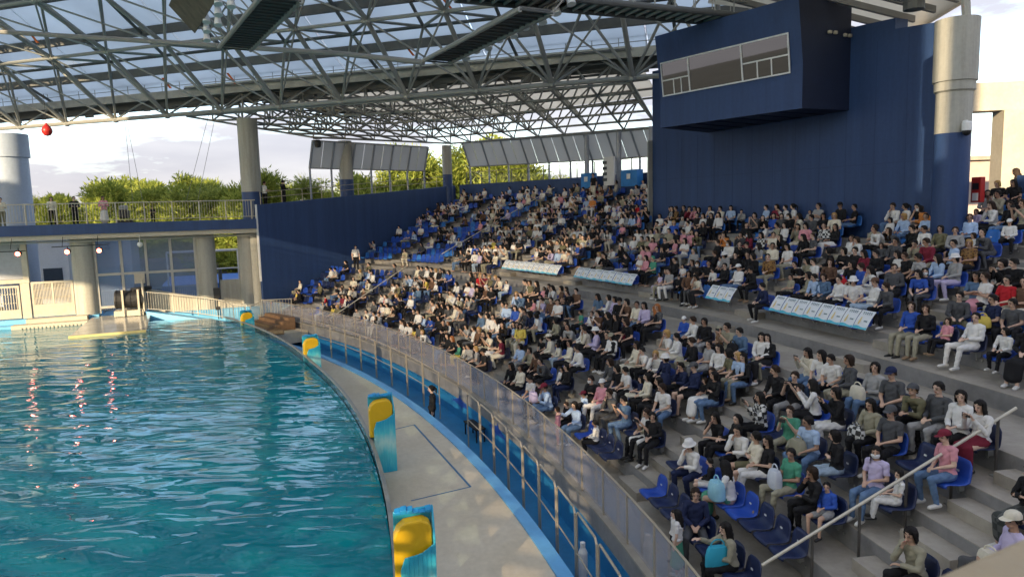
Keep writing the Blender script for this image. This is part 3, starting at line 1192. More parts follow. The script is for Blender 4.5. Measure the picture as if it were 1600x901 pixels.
# black roller on its frame at the back of the stage
rl = thing('net_roller', 'black ribbed roller on a cream frame at the back of the stage', 'roller', bp(6.2, .2, 1.1))
ax0, ax1 = bp(5.55, 0.1, 2.05), bp(7.0, 0.1, 2.0)
MB().tube(ax0, ax1, 0.52, 20).build('drum', M_black, rl, bevel=0.05)
for f_ in (0.05, 0.3, 0.55, 0.8, 0.97):
    c0 = ax0.lerp(ax1, f_)
    MB().tube(c0, c0 + (ax1 - ax0) * 0.03, 0.545, 20).build('rib', M_black, rl)
bbox(MB(), 5.5, 7.0, -.40, .5, 1.105, 1.42).build('base', M_cream, rl)
for a in (5.95, 6.75):
    bbox(MB(), a, a + .1, -.50, -.42, 1.1, 2.62).build('stay', M_cream, rl)
mb = MB()
for i in range(9):
    mb.box(*bp(6.9 + rnd.uniform(-.4, .35), .3 + rnd.uniform(-.2, .2), 2.5 + rnd.uniform(-.1, .15)), .45, .4, .22, rnd.uniform(0, 3))
mb.build('bundle', M_black, rl, bevel=0.06)
bx = thing('equipment_box', 'small cream cabinet on the wall above the black roller', 'cabinet', bp(6.9, .9, 3.0))
bbox(MB(), 6.55, 7.1, .8, .93, 2.85, 3.42).build('case', M_cream, bx)

# ramp with a slatted railing rising to the stage
ramp = thing('access_ramp', 'cream ramp wall with a blue skirt at the pool end', 'ramp', bp(9, .3, 0))
mb = MB()
a, b = bp(7.15, -.35), Vector((-14.9, 40.3, 0))
c, e = b + bn * .2, bp(7.15, .5)
mb.hexa([(a.x, a.y, 0), (b.x, b.y, -.3), (c.x, c.y, -.3), (e.x, e.y, 0), (a.x, a.y, 1.28), (b.x, b.y, .34), (c.x, c.y, .34), (e.x, e.y, 1.28)])
mb.build('skirt', M_cyan, ramp)
a2, b2 = bp(7.3, .8), bp(12.6, .9)
MB().hexa([(a2.x, a2.y, .9), (b2.x, b2.y, .2), (b2.x + bn.x * .3, b2.y + bn.y * .3, .2), (a2.x + bn.x * .3, a2.y + bn.y * .3, .9), (a2.x, a2.y, 2.45), (b2.x, b2.y, 1.2), (b2.x + bn.x * .3, b2.y + bn.y * .3, 1.2), (a2.x + bn.x * .3, a2.y + bn.y * .3, 2.45)]).build('wall', M_cream, ramp)
bbox(MB(), 11.2, 13.4, 1.25, 1.5, -.3, 2.72).build('back_wall', M_colw, ramp)


def bar_rail(name, label, pts, h, gap=0.13):
    t = thing(name, label, 'railing', pts[0])
    for p in pts:
        strut('post', p, p + Vector((0, 0, h + .03)), 0.03, M_rail, t)
    for a, b in zip(pts[:-1], pts[1:]):
        strut('rail_bar', a + Vector((0, 0, h)), b + Vector((0, 0, h)), 0.022, M_rail, t)
        strut('rail_bar', a + Vector((0, 0, .12)), b + Vector((0, 0, .12)), 0.018, M_rail, t)
        n_ = max(2, int((b - a).length / gap))
        for i in range(1, n_):
            q = a.lerp(b, i / n_)
            strut('bar', q + Vector((0, 0, .12)), q + Vector((0, 0, h)), 0.011, M_rail, t)
    return t


rp = [bp(7.15, -.2, 1.32), bp(8.6, -.35, 1.10), bp(9.9, -.6, .88), bp(11.2, -1.0, .62), Vector((-16.2, 40.9, .42)), Vector((-15.4, 40.6, .38))]
bar_rail('ramp_railing', 'cream bar railing sloping down along the ramp from the stage', rp, 1.1)
gp = [Vector((-15.2, 40.9, .35)), Vector((-15.3, 43.2, .40)), Vector((-13.6, 43.4, .45)), P(R_FENCE - .1, 47.0, .5)]
bar_rail('gate_railing', 'cream bar railing between the ramp and the glass fence', gp, 1.05, .16)
MB().tube(bp(7.05, -.3, 1.3), bp(7.05, -.3, 3.15), 0.07, 8).build('tall_post', M_cream, ramp)

# speaker on a stand by the ramp
sp = thing('loudspeaker', 'black loudspeaker on a stand beside the ramp railing', 'speaker', bp(11.0, -.9, .6))
MB().box(*bp(11.0, -.9, 2.15), .38, .34, .62, BA).build('cabinet', M_black, sp, bevel=.02)
MB().tube(bp(11.0, -.9, .6), bp(11.0, -.9, 1.84), .03, 8).build('pole', M_black, sp)
MB().box(*bp(11.0, -.9, 1.25), .25, .2, .18, BA).build('junction_box', M_black, sp)


def extinguisher(p, ang, label):
    t = thing('fire_extinguisher', label, 'extinguisher', p)
    p = Vector(p)
    mb = MB()
    mb.box(p.x, p.y, p.z, .32, .16, .72, ang)
    mb.build('cabinet', M_red, t, bevel=.015)
    q = p + Vector((math.sin(ang), -math.cos(ang), 0)) * .09
    MB().box(q.x, q.y, q.z + .1, .2, .02, .18, ang).build('window', mat("dark_pane", (0.03, 0.02, 0.02), .2), t)
    MB().box(q.x, q.y, q.z - .2, .18, .02, .22, ang).build('notice', M_white, t)
    return t


extinguisher(bp(12.55, 1.14, 1.75), BA, 'red extinguisher cabinet on the pale wall beside the navy end wall')
pc = P(70.6, 15.72, 6.75)
extinguisher((13.45, 20.55, 6.92), R_(14) + math.pi / 2 - math.pi, 'red extinguisher cabinet on the navy wall behind the round column')

# red stage lamps under the bridge, with a rail each
M_lampR = emit("lamp_red", (1.0, 0.10, 0.05), 7.0)
M_glow = emit("lamp_core", (1.0, 0.70, 0.55), 12.0)
lr = thing('lamp_rail', 'thin black lamp rail hung under the bridge soffit', 'rail', bp(3, -.5, 5.2))
strut('bar', bp(-4, -.5, 5.05), bp(1.6, -.5, 5.08), 0.025, M_black, lr)
strut('bar', bp(2.8, -.5, 5.22), bp(5.6, -.5, 5.26), 0.025, M_black, lr)
for s_ in (0.9, 3.3, 5.0):
    strut('hanger', bp(s_, -.5, 5.2), bp(s_, -.1, 5.75), 0.015, M_black, lr)
for s_, where in ((1.25, 'above the single gate'), (3.55, 'in front of the thick pillar'), (5.1, 'in front of the glazed screen')):
    t = thing('stage_lamp', 'red glowing stage lamp ' + where, 'lamp', bp(s_, -.5, 4.85))
    c0 = bp(s_, -.5, 4.95)
    aim = Vector((.25, -1, -.15)).normalized()
    MB().tube(c0 - aim * .12, c0 + aim * .12, .13, 14).build('housing', M_black, t)
    MB().tube(c0 + aim * .121, c0 + aim * .135, .12, 14).build('lens', M_lampR, t)
    MB().tube(c0 + aim * .136, c0 + aim * .15, .055, 12).build('bulb', M_glow, t)
    strut('yoke', c0, c0 + Vector((0, 0, .3)), .02, M_black, t)
cm = thing('dome_camera', 'white dome camera under the bridge in front of the glazed screen', 'camera', bp(7.1, -.2, 5.2))
MB().tube(bp(7.1, -.2, 5.2), bp(7.1, -.2, 5.7), .02, 8).build('stem', M_white, cm)
MB().lathe([(.02, .16), (.13, .12), (.15, 0), (.10, -.1), (.02, -.14)], 16, bp(7.1, -.2, 5.15)).build('dome', M_white, cm, smooth=True)

# yard seen through the screen: pale building, blue pool cover, white frame, railings
yb = thing('yard_building', 'pale blue service building behind the glazed screen', 'building', bp(6, 24, 0))
bbox(MB(), -6, 4.0, 24, 30, -.4, 5.2).build('wall', M_colb, yb)
bbox(MB(), -6.2, 4.2, 23.8, 30.2, 5.203, 5.45).build('roof', M_white, yb)
for i in range(4):
    bbox(MB(), -5 + i * 2.3, -3.6 + i * 2.3, 23.95, 24.02, 1.0, 2.6).build('window', mat("dark_glass", (.03, .04, .06), .1), yb)
yp = thing('covered_tank', 'blue covered tank with a white frame behind the bridge', 'tank', bp(14, 16, 0))
bbox(MB(), 7, 19, 13, 22, -.4, 1.5).build('cover', mat("tank_blue", (.05, .20, .62), .4, 0, .2), yp)
for s_ in (7.5, 10, 12.5, 15, 17.5):
    strut('frame_post', bp(s_, 13.2, 1.5), bp(s_, 13.2, 4.0), .07, M_white, yp)
strut('frame_beam', bp(7.5, 13.2, 4.0), bp(17.5, 13.2, 4.0), .09, M_white, yp)
strut('frame_beam', bp(7.5, 13.2, 2.6), bp(17.5, 13.2, 2.6), .05, M_white, yp)
yw = thing('boundary_wall', 'grey boundary wall in front of the pines', 'wall', bp(10, 32, 0))
bbox(MB(), -40, 60, 32, 32.3, -.4, 2.6).build('wall', M_riser, yw)
for s_, lab in ((11.2, 'dark bollard nearer the pale pillar beside the blue tank'), (13.2, 'dark bollard between the blue tank and the navy end wall')):
    t = tag(MB().tube(bp(s_, 5.6, .9), bp(s_, 5.6, 3.1), .12, 10).build('bollard', M_galvd), lab, 'bollard')

# ------------------------------------------------------------------ concrete frame and building behind the right-hand column
cf = thing('concrete_portal', 'sunlit cream concrete portal behind the round column', 'frame', (18.5, 26.5, 5))
MB().wall((15.6, 26.6), (30, 24.6), 9.75, 10.75, .8).build('beam', M_cream, cf)
MB().wall((17.75, 26.2), (18.5, 26.1), 4.0, 9.745, .8).build('pillar', M_cream, cf)
hb = thing('low_building', 'low beige building beyond the glass rail behind the round column', 'building', (24, 40, 0))
MB().wall((19.5, 40), (44, 36), 0, 8.55, 3).build('wall', mat("beige_render", (.46, .38, .34), .8, 0, .1), hb)
MB().wall((19.3, 39.9), (44.2, 35.9), 8.553, 8.75, 3.3).build('roof', M_conc, hb)
# upper landing on the right of the column
ul = thing('upper_landing', 'navy low wall with a glass rail behind the top row beside the round column', 'wall', P(71.4, 14, 6))
mb = MB()
ring(mb, 72.6, 72.85, -6, 16.6, 4, 7.32, 20)
mb.build('low_wall', M_navy, ul)
for t in (16.3, 13.4, 10.5, 7.6):
    strut('post', P(72.7, t, 7.28), P(72.7, t, 8.28), .03, M_steel, ul)
    for h in (7.6, 8.0):
        strut('clamp', P(72.7, t - .15, h), P(72.7, t + .15, h), .035, M_galvd, ul)
for t in (16.3, 13.4, 10.5):
    MB().wall(P(72.7, t - .1), P(72.7, t - 2.8), 7.34, 8.24, .012).build('glass_pane', M_glass, ul)
strut('top_rail', P(72.7, 16.5, 8.28), P(72.7, -5, 8.28), .02, M_steel, ul)
sg = thing('exit_sign', 'small green exit sign hung from the cream concrete portal', 'sign', (15.9, 25.9, 9.4))
MB().box(15.9, 25.9, 9.4, .34, .06, .26).build('case', emit("sign_green", (.12, .55, .22), .6), sg)
MB().box(15.84, 25.866, 9.40, .09, .004, .14).build('symbol', M_white, sg)
MB().box(15.98, 25.866, 9.40, .10, .004, .05).build('arrow', M_white, sg)
dc = thing('dome_camera', 'white dome camera on the round column beside the booth wall', 'camera', (12.7, 20.0, 8.6))
MB().lathe([(.10, .25), (.13, .2), (.13, 0)], 16, (12.7, 20.0, 8.55)).build('housing', M_white, dc, smooth=False)
MB().lathe([(.115, 0), (.10, -.08), (.05, -.13), (.01, -.14)], 16, (12.7, 20.0, 8.547)).build('dome', M_black, dc, smooth=True)
strut('arm', (12.7, 20.0, 8.8), (12.68, 20.3, 8.8), .04, M_white, dc)

# ------------------------------------------------------------------ parapet beside the camera
cp = thing('balcony_parapet', 'blurred beige balcony parapet close to the camera', 'parapet', (1.2, 1.5, 5.0))
a, b = Vector((0.70, 0.70, 0)), Vector((4.4, 4.4, 0))
dv = (b - a).normalized()
nv = Vector((dv.y, -dv.x, 0))
E0 = Vector((.71, 1.16, 0))
dv = Vector((.88, .47, 0)).normalized()
nv = Vector((dv.y, -dv.x, 0))
a, b = E0 - dv * 3.0, E0 + dv * 6
mb = MB()
mb.hexa([(a.x, a.y, 4.9), (a.x + nv.x * .28, a.y + nv.y * .28, 4.9), (b.x + nv.x * .28, b.y + nv.y * .28, 4.9), (b.x, b.y, 4.9),
         (a.x, a.y, 6.15), (a.x + nv.x * .28, a.y + nv.y * .28, 6.15), (b.x + nv.x * .28, b.y + nv.y * .28, 6.15), (b.x, b.y, 6.15)])
mb.build('coping', stained("beige_coping", (0.50, 0.40, 0.26), (0.36, 0.28, 0.17), .7, 2.0, .6), cp, bevel=.02)

# ================================================================== SIDE GUARDS ON THE POOL EDGE
for i, th in enumerate((42.15, 30.55, 18.0, 10.35)):
    lab = ('padded yellow and cyan guard on pool edge, ' + ('farthest one, by the timber steps', 'second from the timber steps', 'beside the deck hatch', 'nearest the camera')[i])
    p = P(53.66 + (R_pool(th) - 53.38), th, Z_DECK)
    ang = R_(th)
    t = thing('pool_guard', lab, 'guard', p, 0, 'padded guards along the pool edge')
    H0 = (1.35, 1.55, 1.88, 1.90)[i]
    hk = H0 / 1.9

    def loc(x, y, z):
        c, s_ = math.cos(ang), math.sin(ang)
        return (p.x + x * c - y * s_, p.y + x * s_ + y * c, p.z + z)

    def slab(x0, x1, y0, y1, zb, ztops, rnd_top=0):
        """ztops: heights at (x0,y0),(x1,y0),(x1,y1),(x0,y1)"""
        return [loc(x, y, zb) for x, y in ((x0, y0), (x1, y0), (x1, y1), (x0, y1))] + [loc(x, y, z) for (x, y), z in zip(((x0, y0), (x1, y0), (x1, y1), (x0, y1)), ztops)]
    # rounded-top yellow pad
    pts = []
    w, h = .29, H0 - .06
    prof = [(-w, .90 * hk), (w, .90 * hk), (w, h - .16), (w - .04, h - .06), (w - .14, h), (-w + .16, h - .03), (-w + .05, h - .12), (-w, h - .26)]
    mb = MB()
    n_ = len(prof)
    mb.add([loc(x, -.12, z) for x, z in prof] + [loc(x, .13, z) for x, z in prof],
           [tuple(range(n_)), tuple(range(2 * n_ - 1, n_ - 1, -1))] + [(k_, n_ + k_, n_ + (k_ + 1) % n_, (k_ + 1) % n_) for k_ in range(n_)])
    mb.build('pad', M_yellow, t, bevel=.03)
    # cyan vinyl: near sheet with slanting top, side sheet, back sheet and top strip
    N = 8
    mb = MB()
    for k_ in range(N):
        x0, x1 = -.20 + .53 * k_ / N, -.20 + .53 * (k_ + 1) / N
        f0, f1 = k_ / N, (k_ + 1) / N
        za = hk * (1.30 + .12 * f0 + .22 * max(0, f0 - .6) + (.0 if k_ else -.18))
        zb = hk * (1.30 + .12 * f1 + .22 * max(0, f1 - .6))
        yb0, yb1 = -.17 - .03 * math.sin(f0 * 3.1), -.17 - .03 * math.sin(f1 * 3.1)
        q = [loc(x0, yb0 - .03, 0), loc(x1, yb1 - .03, 0), loc(x1, yb1, 0), loc(x0, yb0, 0), loc(x0, yb0 - .03, za), loc(x1, yb1 - .03, zb), loc(x1, yb1, zb), loc(x0, yb0, za)]
        mb.hexa(q)
    mb.build('front_sheet', M_teal, t, bevel=.008)
    MB().hexa(slab(.30, .34, -.165, .20, 0, (1.55 * hk, 1.55 * hk, H0 + .05, H0 + .05))).build('side_sheet', M_teal, t, bevel=.015)
    MB().hexa(slab(-.28, .297, .14, .19, 0, (H0, H0 + .05, H0 + .05, H0))).build('back_sheet', M_teal, t, bevel=.015)
    mb = MB()
    for k_ in range(6):
        x0, x1 = -.26 + .56 * k_ / 6, -.26 + .56 * (k_ + 1) / 6
        zz = H0 + .02 + .025 * math.sin(k_ * 1.3)
        mb.hexa(slab(x0, x1, .05, .195, H0 - .02, (zz, zz + .01, zz + .03, zz + .02)))
    mb.build('top_strip', mat("strip_blue", (0.02, 0.30, 0.62), .35, 0, .2, 6), t, bevel=.015)

# bench, hose, trainer's bits in the moat
bn_ = thing('low_bench', 'small black bench in the moat behind the trainer', 'bench', P(57.2, 22.0, Z_MOAT))
pb = P(57.25, 22.0, Z_MOAT)
MB().box(pb.x, pb.y, pb.z + .42, .34, 1.1, .05, R_(24)).build('seat', M_black, bn_)
for dx, dy in ((-.13, -.5), (.13, -.5), (-.13, .5), (.13, .5)):
    c, s_ = math.cos(R_(24)), math.sin(R_(24))
    q = pb + Vector((dx * c - dy * s_, dx * s_ + dy * c, 0))
    MB().tube(q, q + Vector((0, 0, .40)), .025, 6).build('leg', M_black, bn_)
bt = thing('white_canister', 'white canister standing in the moat beside the rail frames', 'canister', P(56.9, 12.3, Z_MOAT))
q = P(56.95, 12.4, Z_MOAT)
MB().lathe([(.09, 0), (.09, .75), (.05, .85), (.05, .95)], 14, q).build('body', M_white, bt)
# timber steps at the end of the deck
ts_ = thing('timber_steps', 'brown timber steps at the end of the deck near the ramp', 'steps', P(56.5, 43, 0))
for i in range(5):
    mb = MB()
    r0, r1 = 55.3 + i * .38, 57.2
    ring(mb, r0, r1, 42.4 - .0 * i, 45.4, .12 + i * .17, .29 + i * .17, 3)
    mb.build('tread', M_wood, ts_)
lg_ = tag(MB().tube(P(55.0, 41.6, .46), P(55.9, 41.0, .46), .13, 10).build('log', M_wood), 'dark log lying at the foot of the timber steps', 'log')
# landing between timber steps and ramp
ld = MB()
q = [P(54.55, 41.5), P(57.5, 41.5), P(57.5, 47.4), P(54.7, 47.4)]
ld.hexa([(v.x, v.y, -.3) for v in q] + [(v.x, v.y, .29) for v in q])
tag(ld.build('landing', M_deck), kind='structure')

# dolphins under the water
for (x, y, z, ang, sc, lab) in ((-11.48, 17.56, 0.51, 2.9, 1.0, 'dark dolphin swimming just under the surface in mid pool'), (-9.99, 14.39, 0.58, 3.4, .75, 'small dark dolphin shape under the water near the bright patch'),
                                (-8.21, 11.92, 0.57, 3.0, .8, 'dark dolphin shape under the water at the near pool corner')):
    t = thing('dolphin', lab, 'dolphin', (x, y, z), ang)
    mb = MB()
    prof = [(-1.25, .04), (-1.0, .10), (-.5, .23), (0, .29), (.45, .26), (.78, .17), (.92, .07), (1.12, .045), (1.18, .01)]
    vs, fs = [], []
    n_ = 12
    for X, r in prof:
        for i in range(n_):
            a_ = 2 * math.pi * i / n_
            vs.append((X * sc, r * math.cos(a_) * sc * .9, r * math.sin(a_) * sc))
    for k_ in range(len(prof) - 1):
        for i in range(n_):
            fs.append((k_ * n_ + i, k_ * n_ + (i + 1) % n_, (k_ + 1) * n_ + (i + 1) % n_, (k_ + 1) * n_ + i))
    mb.add(vs, fs)
    mb.add([(.05 * sc, 0, .27 * sc), (-.3 * sc, 0, .26 * sc), (-.3 * sc, .0, .38 * sc), (-.1 * sc, .03, .3 * sc)], [(0, 1, 2), (0, 2, 3)])
    mb.add([(-1.2 * sc, 0, 0), (-1.55 * sc, .33 * sc, 0), (-1.38 * sc, 0, 0), (-1.55 * sc, -.33 * sc, 0), (-1.25 * sc, 0, .04)], [(0, 1, 2, 4), (0, 2, 3, 4)])
    for sg_ in (1, -1):
        mb.add([(.4 * sc, .2 * sg_ * sc, -.1 * sc), (.15 * sc, .22 * sg_ * sc, -.12 * sc), (.0, .55 * sg_ * sc, -.22 * sc)], [(0, 1, 2)])
    me = mb.mesh('body', mat("dolphin_skin", (.02, .035, .045), .35), True)
    put('body', me, t)

# buoy hung from the roof truss
by = thing('red_buoy', 'red ball buoy hung on a line from the roof truss over the pool', 'buoy', (-27.0, 42.5, 11.9))
MB().lathe([(.02, -.32), (.17, -.27), (.28, -.1), (.29, .05), (.2, .22), (.07, .36), (.03, .45)], 18, (-27.0, 42.5, 11.9)).build('ball', M_red, by, smooth=True)
strut('line', (-27.0, 42.5, 12.3), (-27.0, 42.5, 14.0), .012, M_black, by)

# ================================================================== ROOF
C0, C1 = Vector((-34.7, 49.6, 13.0)), Vector((9.2, 35.25, 12.85))
ce = (C1 - C0)
CL = ce.length
ce = ce.normalized()
cn = Vector((ce.y, -ce.x, 0)).normalized()
if cn.y > 0:
    cn = -cn                                     # toward the camera
BAY = 4.12


def rz_bot(s):
    """height of the lower chord layer, s metres toward the camera from the roof edge"""
    pts = [(-20, 12.9), (0, 12.95), (4.1, 16.0), (8.2, 17.7), (12.4, 18.9), (16.5, 19.7), (20.6, 20.2), (40, 20.6)]
    for (a, x), (b, y) in zip(pts[:-1], pts[1:]):
        if s <= b:
            return x + (y - x) * (s - a) / (b - a)
    return pts[-1][1]


def rz_deck(s):
    pts = [(-3, 13.9), (0, 15.1), (3, 16.9), (6, 18.7), (9, 20.1), (14, 21.8), (20, 23.1), (30, 24.2), (60, 24.6)]
    for (a, x), (b, y) in zip(pts[:-1], pts[1:]):
        if s <= b:
            return x + (y - x) * (s - a) / (b - a)
    return pts[-1][1]


def rp_(u, s, z):
    q = C0 + ce * u + cn * s
    return Vector((q.x, q.y, z))


roof = thing('main_roof', 'large grey space-frame roof with pale membrane sheets over the pool', 'roof', (-10, 40, 13))
U0 = 1.9
us = [U0 + BAY * (i - 4) for i in range(17)]
ss = [0, 4.12, 8.24, 12.4, 16.5]
TB = {}
for j, s_ in enumerate(ss):
    for i, u in enumerate(us):
        TB[i, j] = rp_(u, s_, rz_bot(s_))
NT = {}
for j in range(len(ss) - 1):
    for i in range(len(us) - 1):
        sm = (ss[j] + ss[j + 1]) / 2
        NT[i, j] = rp_((us[i] + us[i + 1]) / 2, sm, min(rz_deck(sm) - .35, rz_bot(sm) + 2.4))
        NT[i, j].z = rz_deck(sm) - .35
nI, nJ = len(us), len(ss)
for j in range(nJ):
    for i in range(nI - 1):
        strut('lower_chord', TB[i, j], TB[i + 1, j], .13 if j == 0 else .10, M_galv, roof)
for j in range(nJ - 1):
    for i in range(nI):
        strut('cross_chord', TB[i, j], TB[i, j + 1], .125, M_galv, roof)
for (i, j), t_ in NT.items():
    for a in ((i, j), (i + 1, j), (i, j + 1), (i + 1, j + 1)):
        strut('diagonal', TB[a], t_, .075, M_galv, roof)
    if (i + 1, j) in NT:
        strut('upper_chord', t_, NT[i + 1, j], .09, M_galvd, roof)
    if (i, j + 1) in NT:
        strut('upper_chord', t_, NT[i, j + 1], .09, M_galvd, roof)
# flat cross bracing in the lower layer
for j in range(nJ - 1):
    for i in range(nI - 1):
        strut('brace', TB[i, j], TB[i + 1, j + 1], .05, M_galv, roof)
        strut('brace', TB[i + 1, j], TB[i, j + 1], .05, M_galv, roof)
hubs = MB()
for k_, v in TB.items():
    hubs.lathe([(.06, -.2), (.2, -.12), (.24, 0), (.2, .12), (.06, .2)], 8, v)
tag(hubs.build('node_balls', M_galv, roof), kind='stuff')
# edge verticals up to the catwalk
for i in range(nI - 1):
    m_ = (TB[i, 0] + TB[i + 1, 0]) / 2
    top = rp_(us[i] + BAY / 2, -1.0, 14.35)
    strut('edge_strut', TB[i, 0], top, .06, M_galv, roof)
    strut('edge_strut', TB[i + 1, 0], top, .06, M_galv, roof)
# membrane sheets between purlins
pur = [-2.2, 1.0, 3.6, 6.2, 8.8, 11.4, 14.0, 17.0, 20.0, 24.0, 28.0]
UA, UB = us[0] - 2, us[-1] + 1.0
for a, b in zip(pur[:-1], pur[1:]):
    for q in range(8):
        u0, u1 = UA + (UB - UA) * q / 8, UA + (UB - UA) * (q + 1) / 8
        v = [rp_(u0 + .04, a + .02, rz_deck(a)), rp_(u1 - .04, a + .02, rz_deck(a)), rp_(u1 - .04, b - .02, rz_deck(b)), rp_(u0 + .04, b - .02, rz_deck(b))]
        up = Vector((0, 0, .06))
        MB().hexa([v[3], v[2], v[1], v[0], v[3] + up, v[2] + up, v[1] + up, v[0] + up]).build('membrane_sheet', M_memb, roof)
for a in pur:
    z = rz_deck(a)
    p, q = rp_(UA, a, 0), rp_(UB, a, 0)
    MB().wall(p, q, z - .42, z - .02, .10).build('purlin', M_galvd, roof)
    MB().wall(p, q, z - .49, z - .423, .22).build('purlin_flange', M_galvd, roof)
for i in range(0, nI - 1, 2):
    pts = [rp_(us[i] + BAY / 2, s_, rz_deck(s_) - .30) for s_ in (-2.2, 1.0, 6.2, 11.4, 17, 24, 28)]
    MB().path(pts, .09, 6).build('rafter', M_galvd, roof)

# edge catwalk, a grating with handrails over the roof edge
cwk = thing('edge_catwalk', 'dark catwalk with handrails running along the roof edge', 'catwalk', rp_(20, -.9, 14.3))
MB().wall(rp_(UA, -1.0, 0), rp_(UB, -1.0, 0), 14.30, 14.40, .95).build('grating', M_galvd, cwk)
MB().wall(rp_(UA, -.5, 0), rp_(UB, -.5, 0), 14.05, 14.52, .06).build('kick_plate', M_galv, cwk)
MB().wall(rp_(UA, -1.55, 0), rp_(UB, -1.55, 0), 13.75, 14.45, .12).build('gutter', M_galvd, cwk)
rail = MB()
u = UA
while u < UB:
    rail.tube(rp_(u, -.5, 14.4), rp_(u, -.5, 15.35), .022, 5)
    u += 1.37
tag(rail.build('rail_posts', M_galv, cwk), kind='stuff')
for z in (14.8, 15.1, 15.4):
    strut('rail_bar', rp_(UA, -.5, z), rp_(UB, -.5, z), .022, M_galv, cwk)
jag = MB()
u = UA
while u < UB:
    w = rnd.uniform(.3, 1.1)
    jag.wall(rp_(u, -1.62, 0), rp_(u + w, -1.62, 0), 13.74 - rnd.uniform(.05, .28), 13.76, .05)
    u += w + rnd.uniform(.1, .9)
tag(jag.build('netting_edge', M_galvd, cwk), kind='stuff')
# orange straps hanging on the truss
M_or = mat("orange_strap", (.75, .16, .03), .6)
for n_, (u, s_, dz) in enumerate(((10.2, 5.5, 0), (14.5, .5, 1.2), (19.2, .4, 1.2), (31, .8, 1.4), (34.5, 3.5, .6), (22.5, 2.0, 1.5))):
    p = rp_(u, s_, rz_bot(s_) + .6 + dz)
    d_ = Vector((.5, -.1, -.65))
    o = MB().wall(p, p + Vector((.45, -.1, 0)), p.z - .55, p.z, .03)
    mb = MB()
    mb.hexa([p, p + Vector((.14, 0, 0)), p + Vector((.14, .03, 0)), p + Vector((0, .03, 0)), p + d_, p + d_ + Vector((.14, 0, 0)), p + d_ + Vector((.14, .03, 0)), p + d_ + Vector((0, .03, 0))])
    o = mb.build('orange_strap', M_or)
    tag(o, 'orange strap tied to the roof truss, ' + ORD[n_].replace('front', 'first') + ' along from the open pool end', 'strap', 'orange straps on the truss')

# pale service pipe slung under the lattice
pl = thing('service_pipe', 'long pale service pipe slung under the roof lattice', 'pipe', (-20, 30, 14))
pp_ = [Vector((-35, 41.5, 17.9)), Vector((-27.43, 40.0, 16.91)), Vector((-13.86, 36.0, 14.96)), Vector((-7.43, 34.0, 13.99)), Vector((-3.6, 32.0, 13.13))]
for a, b in zip(pp_[:-1], pp_[1:]):
    strut('pipe_run', a, b, .12, M_pipe, pl)


def gantry(name, label, a, b, width, z, side, hgt, lampn):
    """lighting gantry: ribbed walkway underside, slanted mesh side with lamps"""
    t = thing(name, label, 'gantry', (a.x, a.y, z))
    d_ = (b - a).normalized()
    n_ = Vector((-d_.y, d_.x, 0))
    L_ = (b - a).length
    za, zb_ = a.z, b.z
    A = [a - n_ * width / 2, a + n_ * width / 2]
    Bq = [b - n_ * width / 2, b + n_ * width / 2]
    for p, q in zip(A, Bq):
        strut('side_beam', p, q, .09, M_galv, t)
    k_ = int(L_ / .42)
    for i in range(k_ + 1):
        f = i / k_
        strut('floor_rib', A[0].lerp(Bq[0], f), A[1].lerp(Bq[1], f), .035, M_galvd, t)
    up = Vector((0, 0, .05))
    MB().hexa([A[0] + up, Bq[0] + up, Bq[1] + up, A[1] + up, A[0] + up * 2, Bq[0] + up * 2, Bq[1] + up * 2, A[1] + up * 2]).build('floor_plate', M_galvd, t)
    so = n_ * side * hgt * .9 + Vector((0, 0, hgt))
    e0, e1 = (A[1], Bq[1]) if side > 0 else (A[0], Bq[0])
    k2 = int(L_ / .9)
    for i in range(k2 + 1):
        f = i / k2
        p = e0.lerp(e1, f)
        strut('cage_bar', p, p + so, .03, M_pipe, t)
    for h in (.35, 1.0):
        strut('cage_rail', e0 + so * h, e1 + so * h, .035, M_galv, t)
    w_ = Vector((0, 0, .0))
    q0, q1 = e0 + so * .35 + n_ * side * .5, e1 + so * .35 + n_ * side * .5
    MB().hexa([q0, q1, q1 + so * .7, q0 + so * .7, q0 + n_ * .03, q1 + n_ * .03, q1 + so * .7 + n_ * .03, q0 + so * .7 + n_ * .03]).build('backing', mat("gantry_brown", (.10, .085, .06), .8, 0, .4, 2), t)
    for i in range(lampn):
        f = (i + .6) / lampn
        p = e0.lerp(e1, f) + so * (.28 + .3 * ((i * 7) % 3) / 3) + n_ * side * .2
        MB().tube(p, p + Vector((.05, -.1, -.32)), .11, 10, .16).build('lamp', M_white, t)
    return t


gantry('lighting_gantry', 'lighting gantry with a ribbed floor hung over the pool', Vector((-12.17, 33.00, 14.13)), Vector((-7.71, 25.60, 14.13)), 1.34, 14.6, -1, 1.5, 9)
gantry('lighting_gantry', 'lighting gantry with lamps hung beneath the long catwalk', Vector((-2.95, 31.00, 12.94)), Vector((1.01, 23.50, 12.94)), 1.2, 13.4, 1, 1.5, 12)
